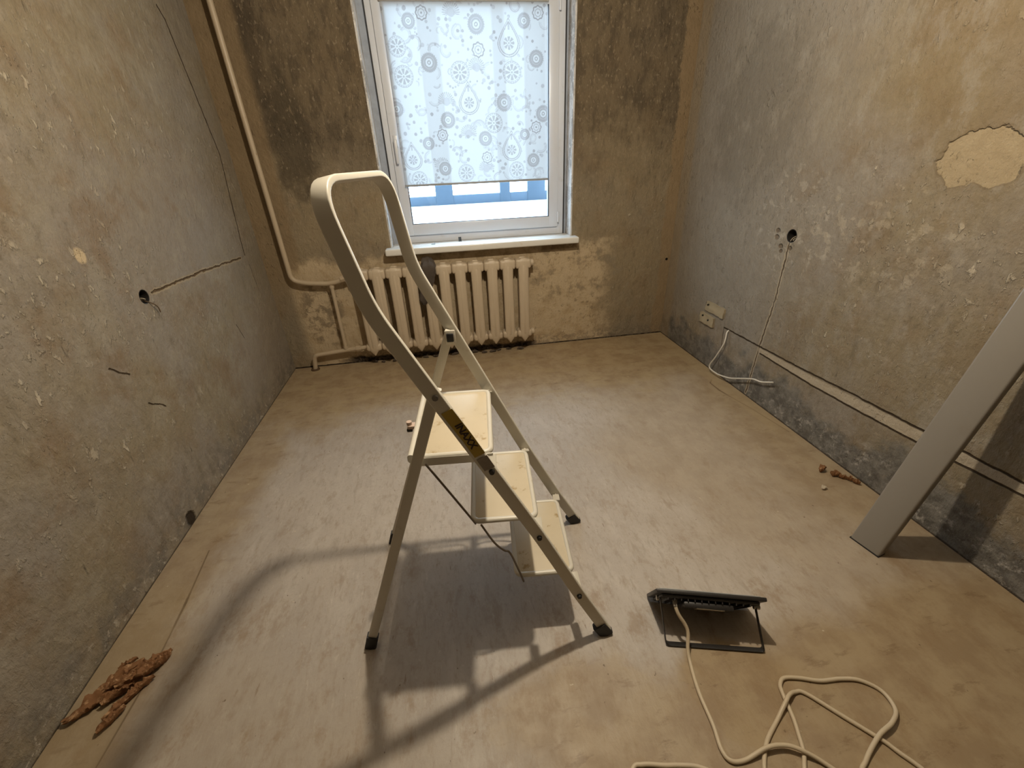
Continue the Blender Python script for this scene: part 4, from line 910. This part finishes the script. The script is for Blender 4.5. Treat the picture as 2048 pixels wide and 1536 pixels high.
chip('wood_chip', (-1.168, 0.885, 0.0), 0.150, 0.044, 0.016, y1_, 1, M_CH, 'longest curled rust-brown chip at the wall end of the heap', 'chip', GL)
chip('wood_chip', (-1.135, 0.945, 0.0), 0.130, 0.036, 0.020, y1_ + .15, 2, M_CH, LLb, 'chip', GL)
for i, (x, y, z, l, w_, h_, ya, pi_) in enumerate([(-1.085, 0.970, .0, .12, .032, .018, .5, .05), (-1.055, 0.985, .0, .085, .026, .016, .85, .1), (-1.108, 0.905, .0, .10, .030, .018, .75, .0), (-1.075, 0.935, .012, .11, .030, .018, .62, .12), (-1.045, 0.960, .006, .07, .024, .018, 1.1, .2),
    (-1.085, 0.872, .0, .11, .026, .015, .95, .0), (-1.092, 0.825, .0, .075, .026, .014, 1.05, .0), (-1.105, 0.925, .016, .09, .026, .018, .5, .1), (-1.030, 0.985, .0, .045, .018, .018, 1.3, .3), (-1.12, 0.965, .0, .075, .024, .014, .45, .0), (-1.140, 0.990, .0, .05, .018, .012, .6, .0), (-1.062, 0.905, .0, .08, .022, .016, .8, .0)]):
    chip('wood_chip', (x, y, z), l, w_, h_, ya, 10 + i, M_CH, LLb, 'chip', GL, pi_)
GR = 'reddish crumbs at the foot of the right wall'; LR = 'small reddish-brown crumb on the floor at the foot of the right wall'
for i, (x, y, l, w_, h_, ya) in enumerate([(1.698, 1.372, .038, .030, .020, .4), (1.722, 1.335, .026, .020, .014, 1.2), (1.738, 1.325, .030, .020, .014, .2), (1.752, 1.305, .036, .022, .014, -.6), (1.768, 1.285, .030, .018, .012, -.9), (1.780, 1.262, .030, .020, .014, -1.0), (1.745, 1.342, .022, .016, .012, .7)]):
    chip('plaster_crumb', (x, y, 0), l, w_, h_, ya, 40 + i, M_CH, LR, 'crumb', GR)
chip('plaster_crumb', (1.612, 1.262, 0), .026, .020, .012, .3, 60, simple('pale_crumb', (0.50, 0.42, 0.31), .9), 'single pale crumb lying apart from the reddish ones by the right wall', 'crumb', None)
# plaster rubble lying in the open joint under the radiator
M_RUB = simple('dark_rubble', (0.13, 0.10, 0.075), .95, var=.5, sc=40)
for i in range(16):
    x = -0.62 + i * 0.078 + random.uniform(-.02, .02)
    chip('rubble_piece', (x, YB - 0.03 - random.uniform(0, .035), 0), random.uniform(.03, .06), random.uniform(.02, .035), random.uniform(.012, .024), random.uniform(-.6, .6), 80 + i, M_RUB, 'dark plaster rubble piece on the floor beneath the radiator', 'rubble', 'rubble under the radiator')

# ------------------------------------------------------------------ the bare bulb on the ceiling cord (above the frame)
lb = thing('hanging_bulb', 'bare warm bulb hanging on a cord from the ceiling', 'lamp', (LAMP.x, LAMP.y, ZC))
MB().cyl((LAMP.x, LAMP.y, ZC), (LAMP.x, LAMP.y, LAMP.z + 0.12), 0.003, n=8).cyl((LAMP.x, LAMP.y, ZC), (LAMP.x, LAMP.y, ZC - 0.02), 0.04, 0.03).build('cord', M_BLK, lb)
MB().cyl((LAMP.x, LAMP.y, LAMP.z + 0.125), (LAMP.x, LAMP.y, LAMP.z + 0.06), 0.018, 0.020).build('lamp_holder', M_BLK, lb)
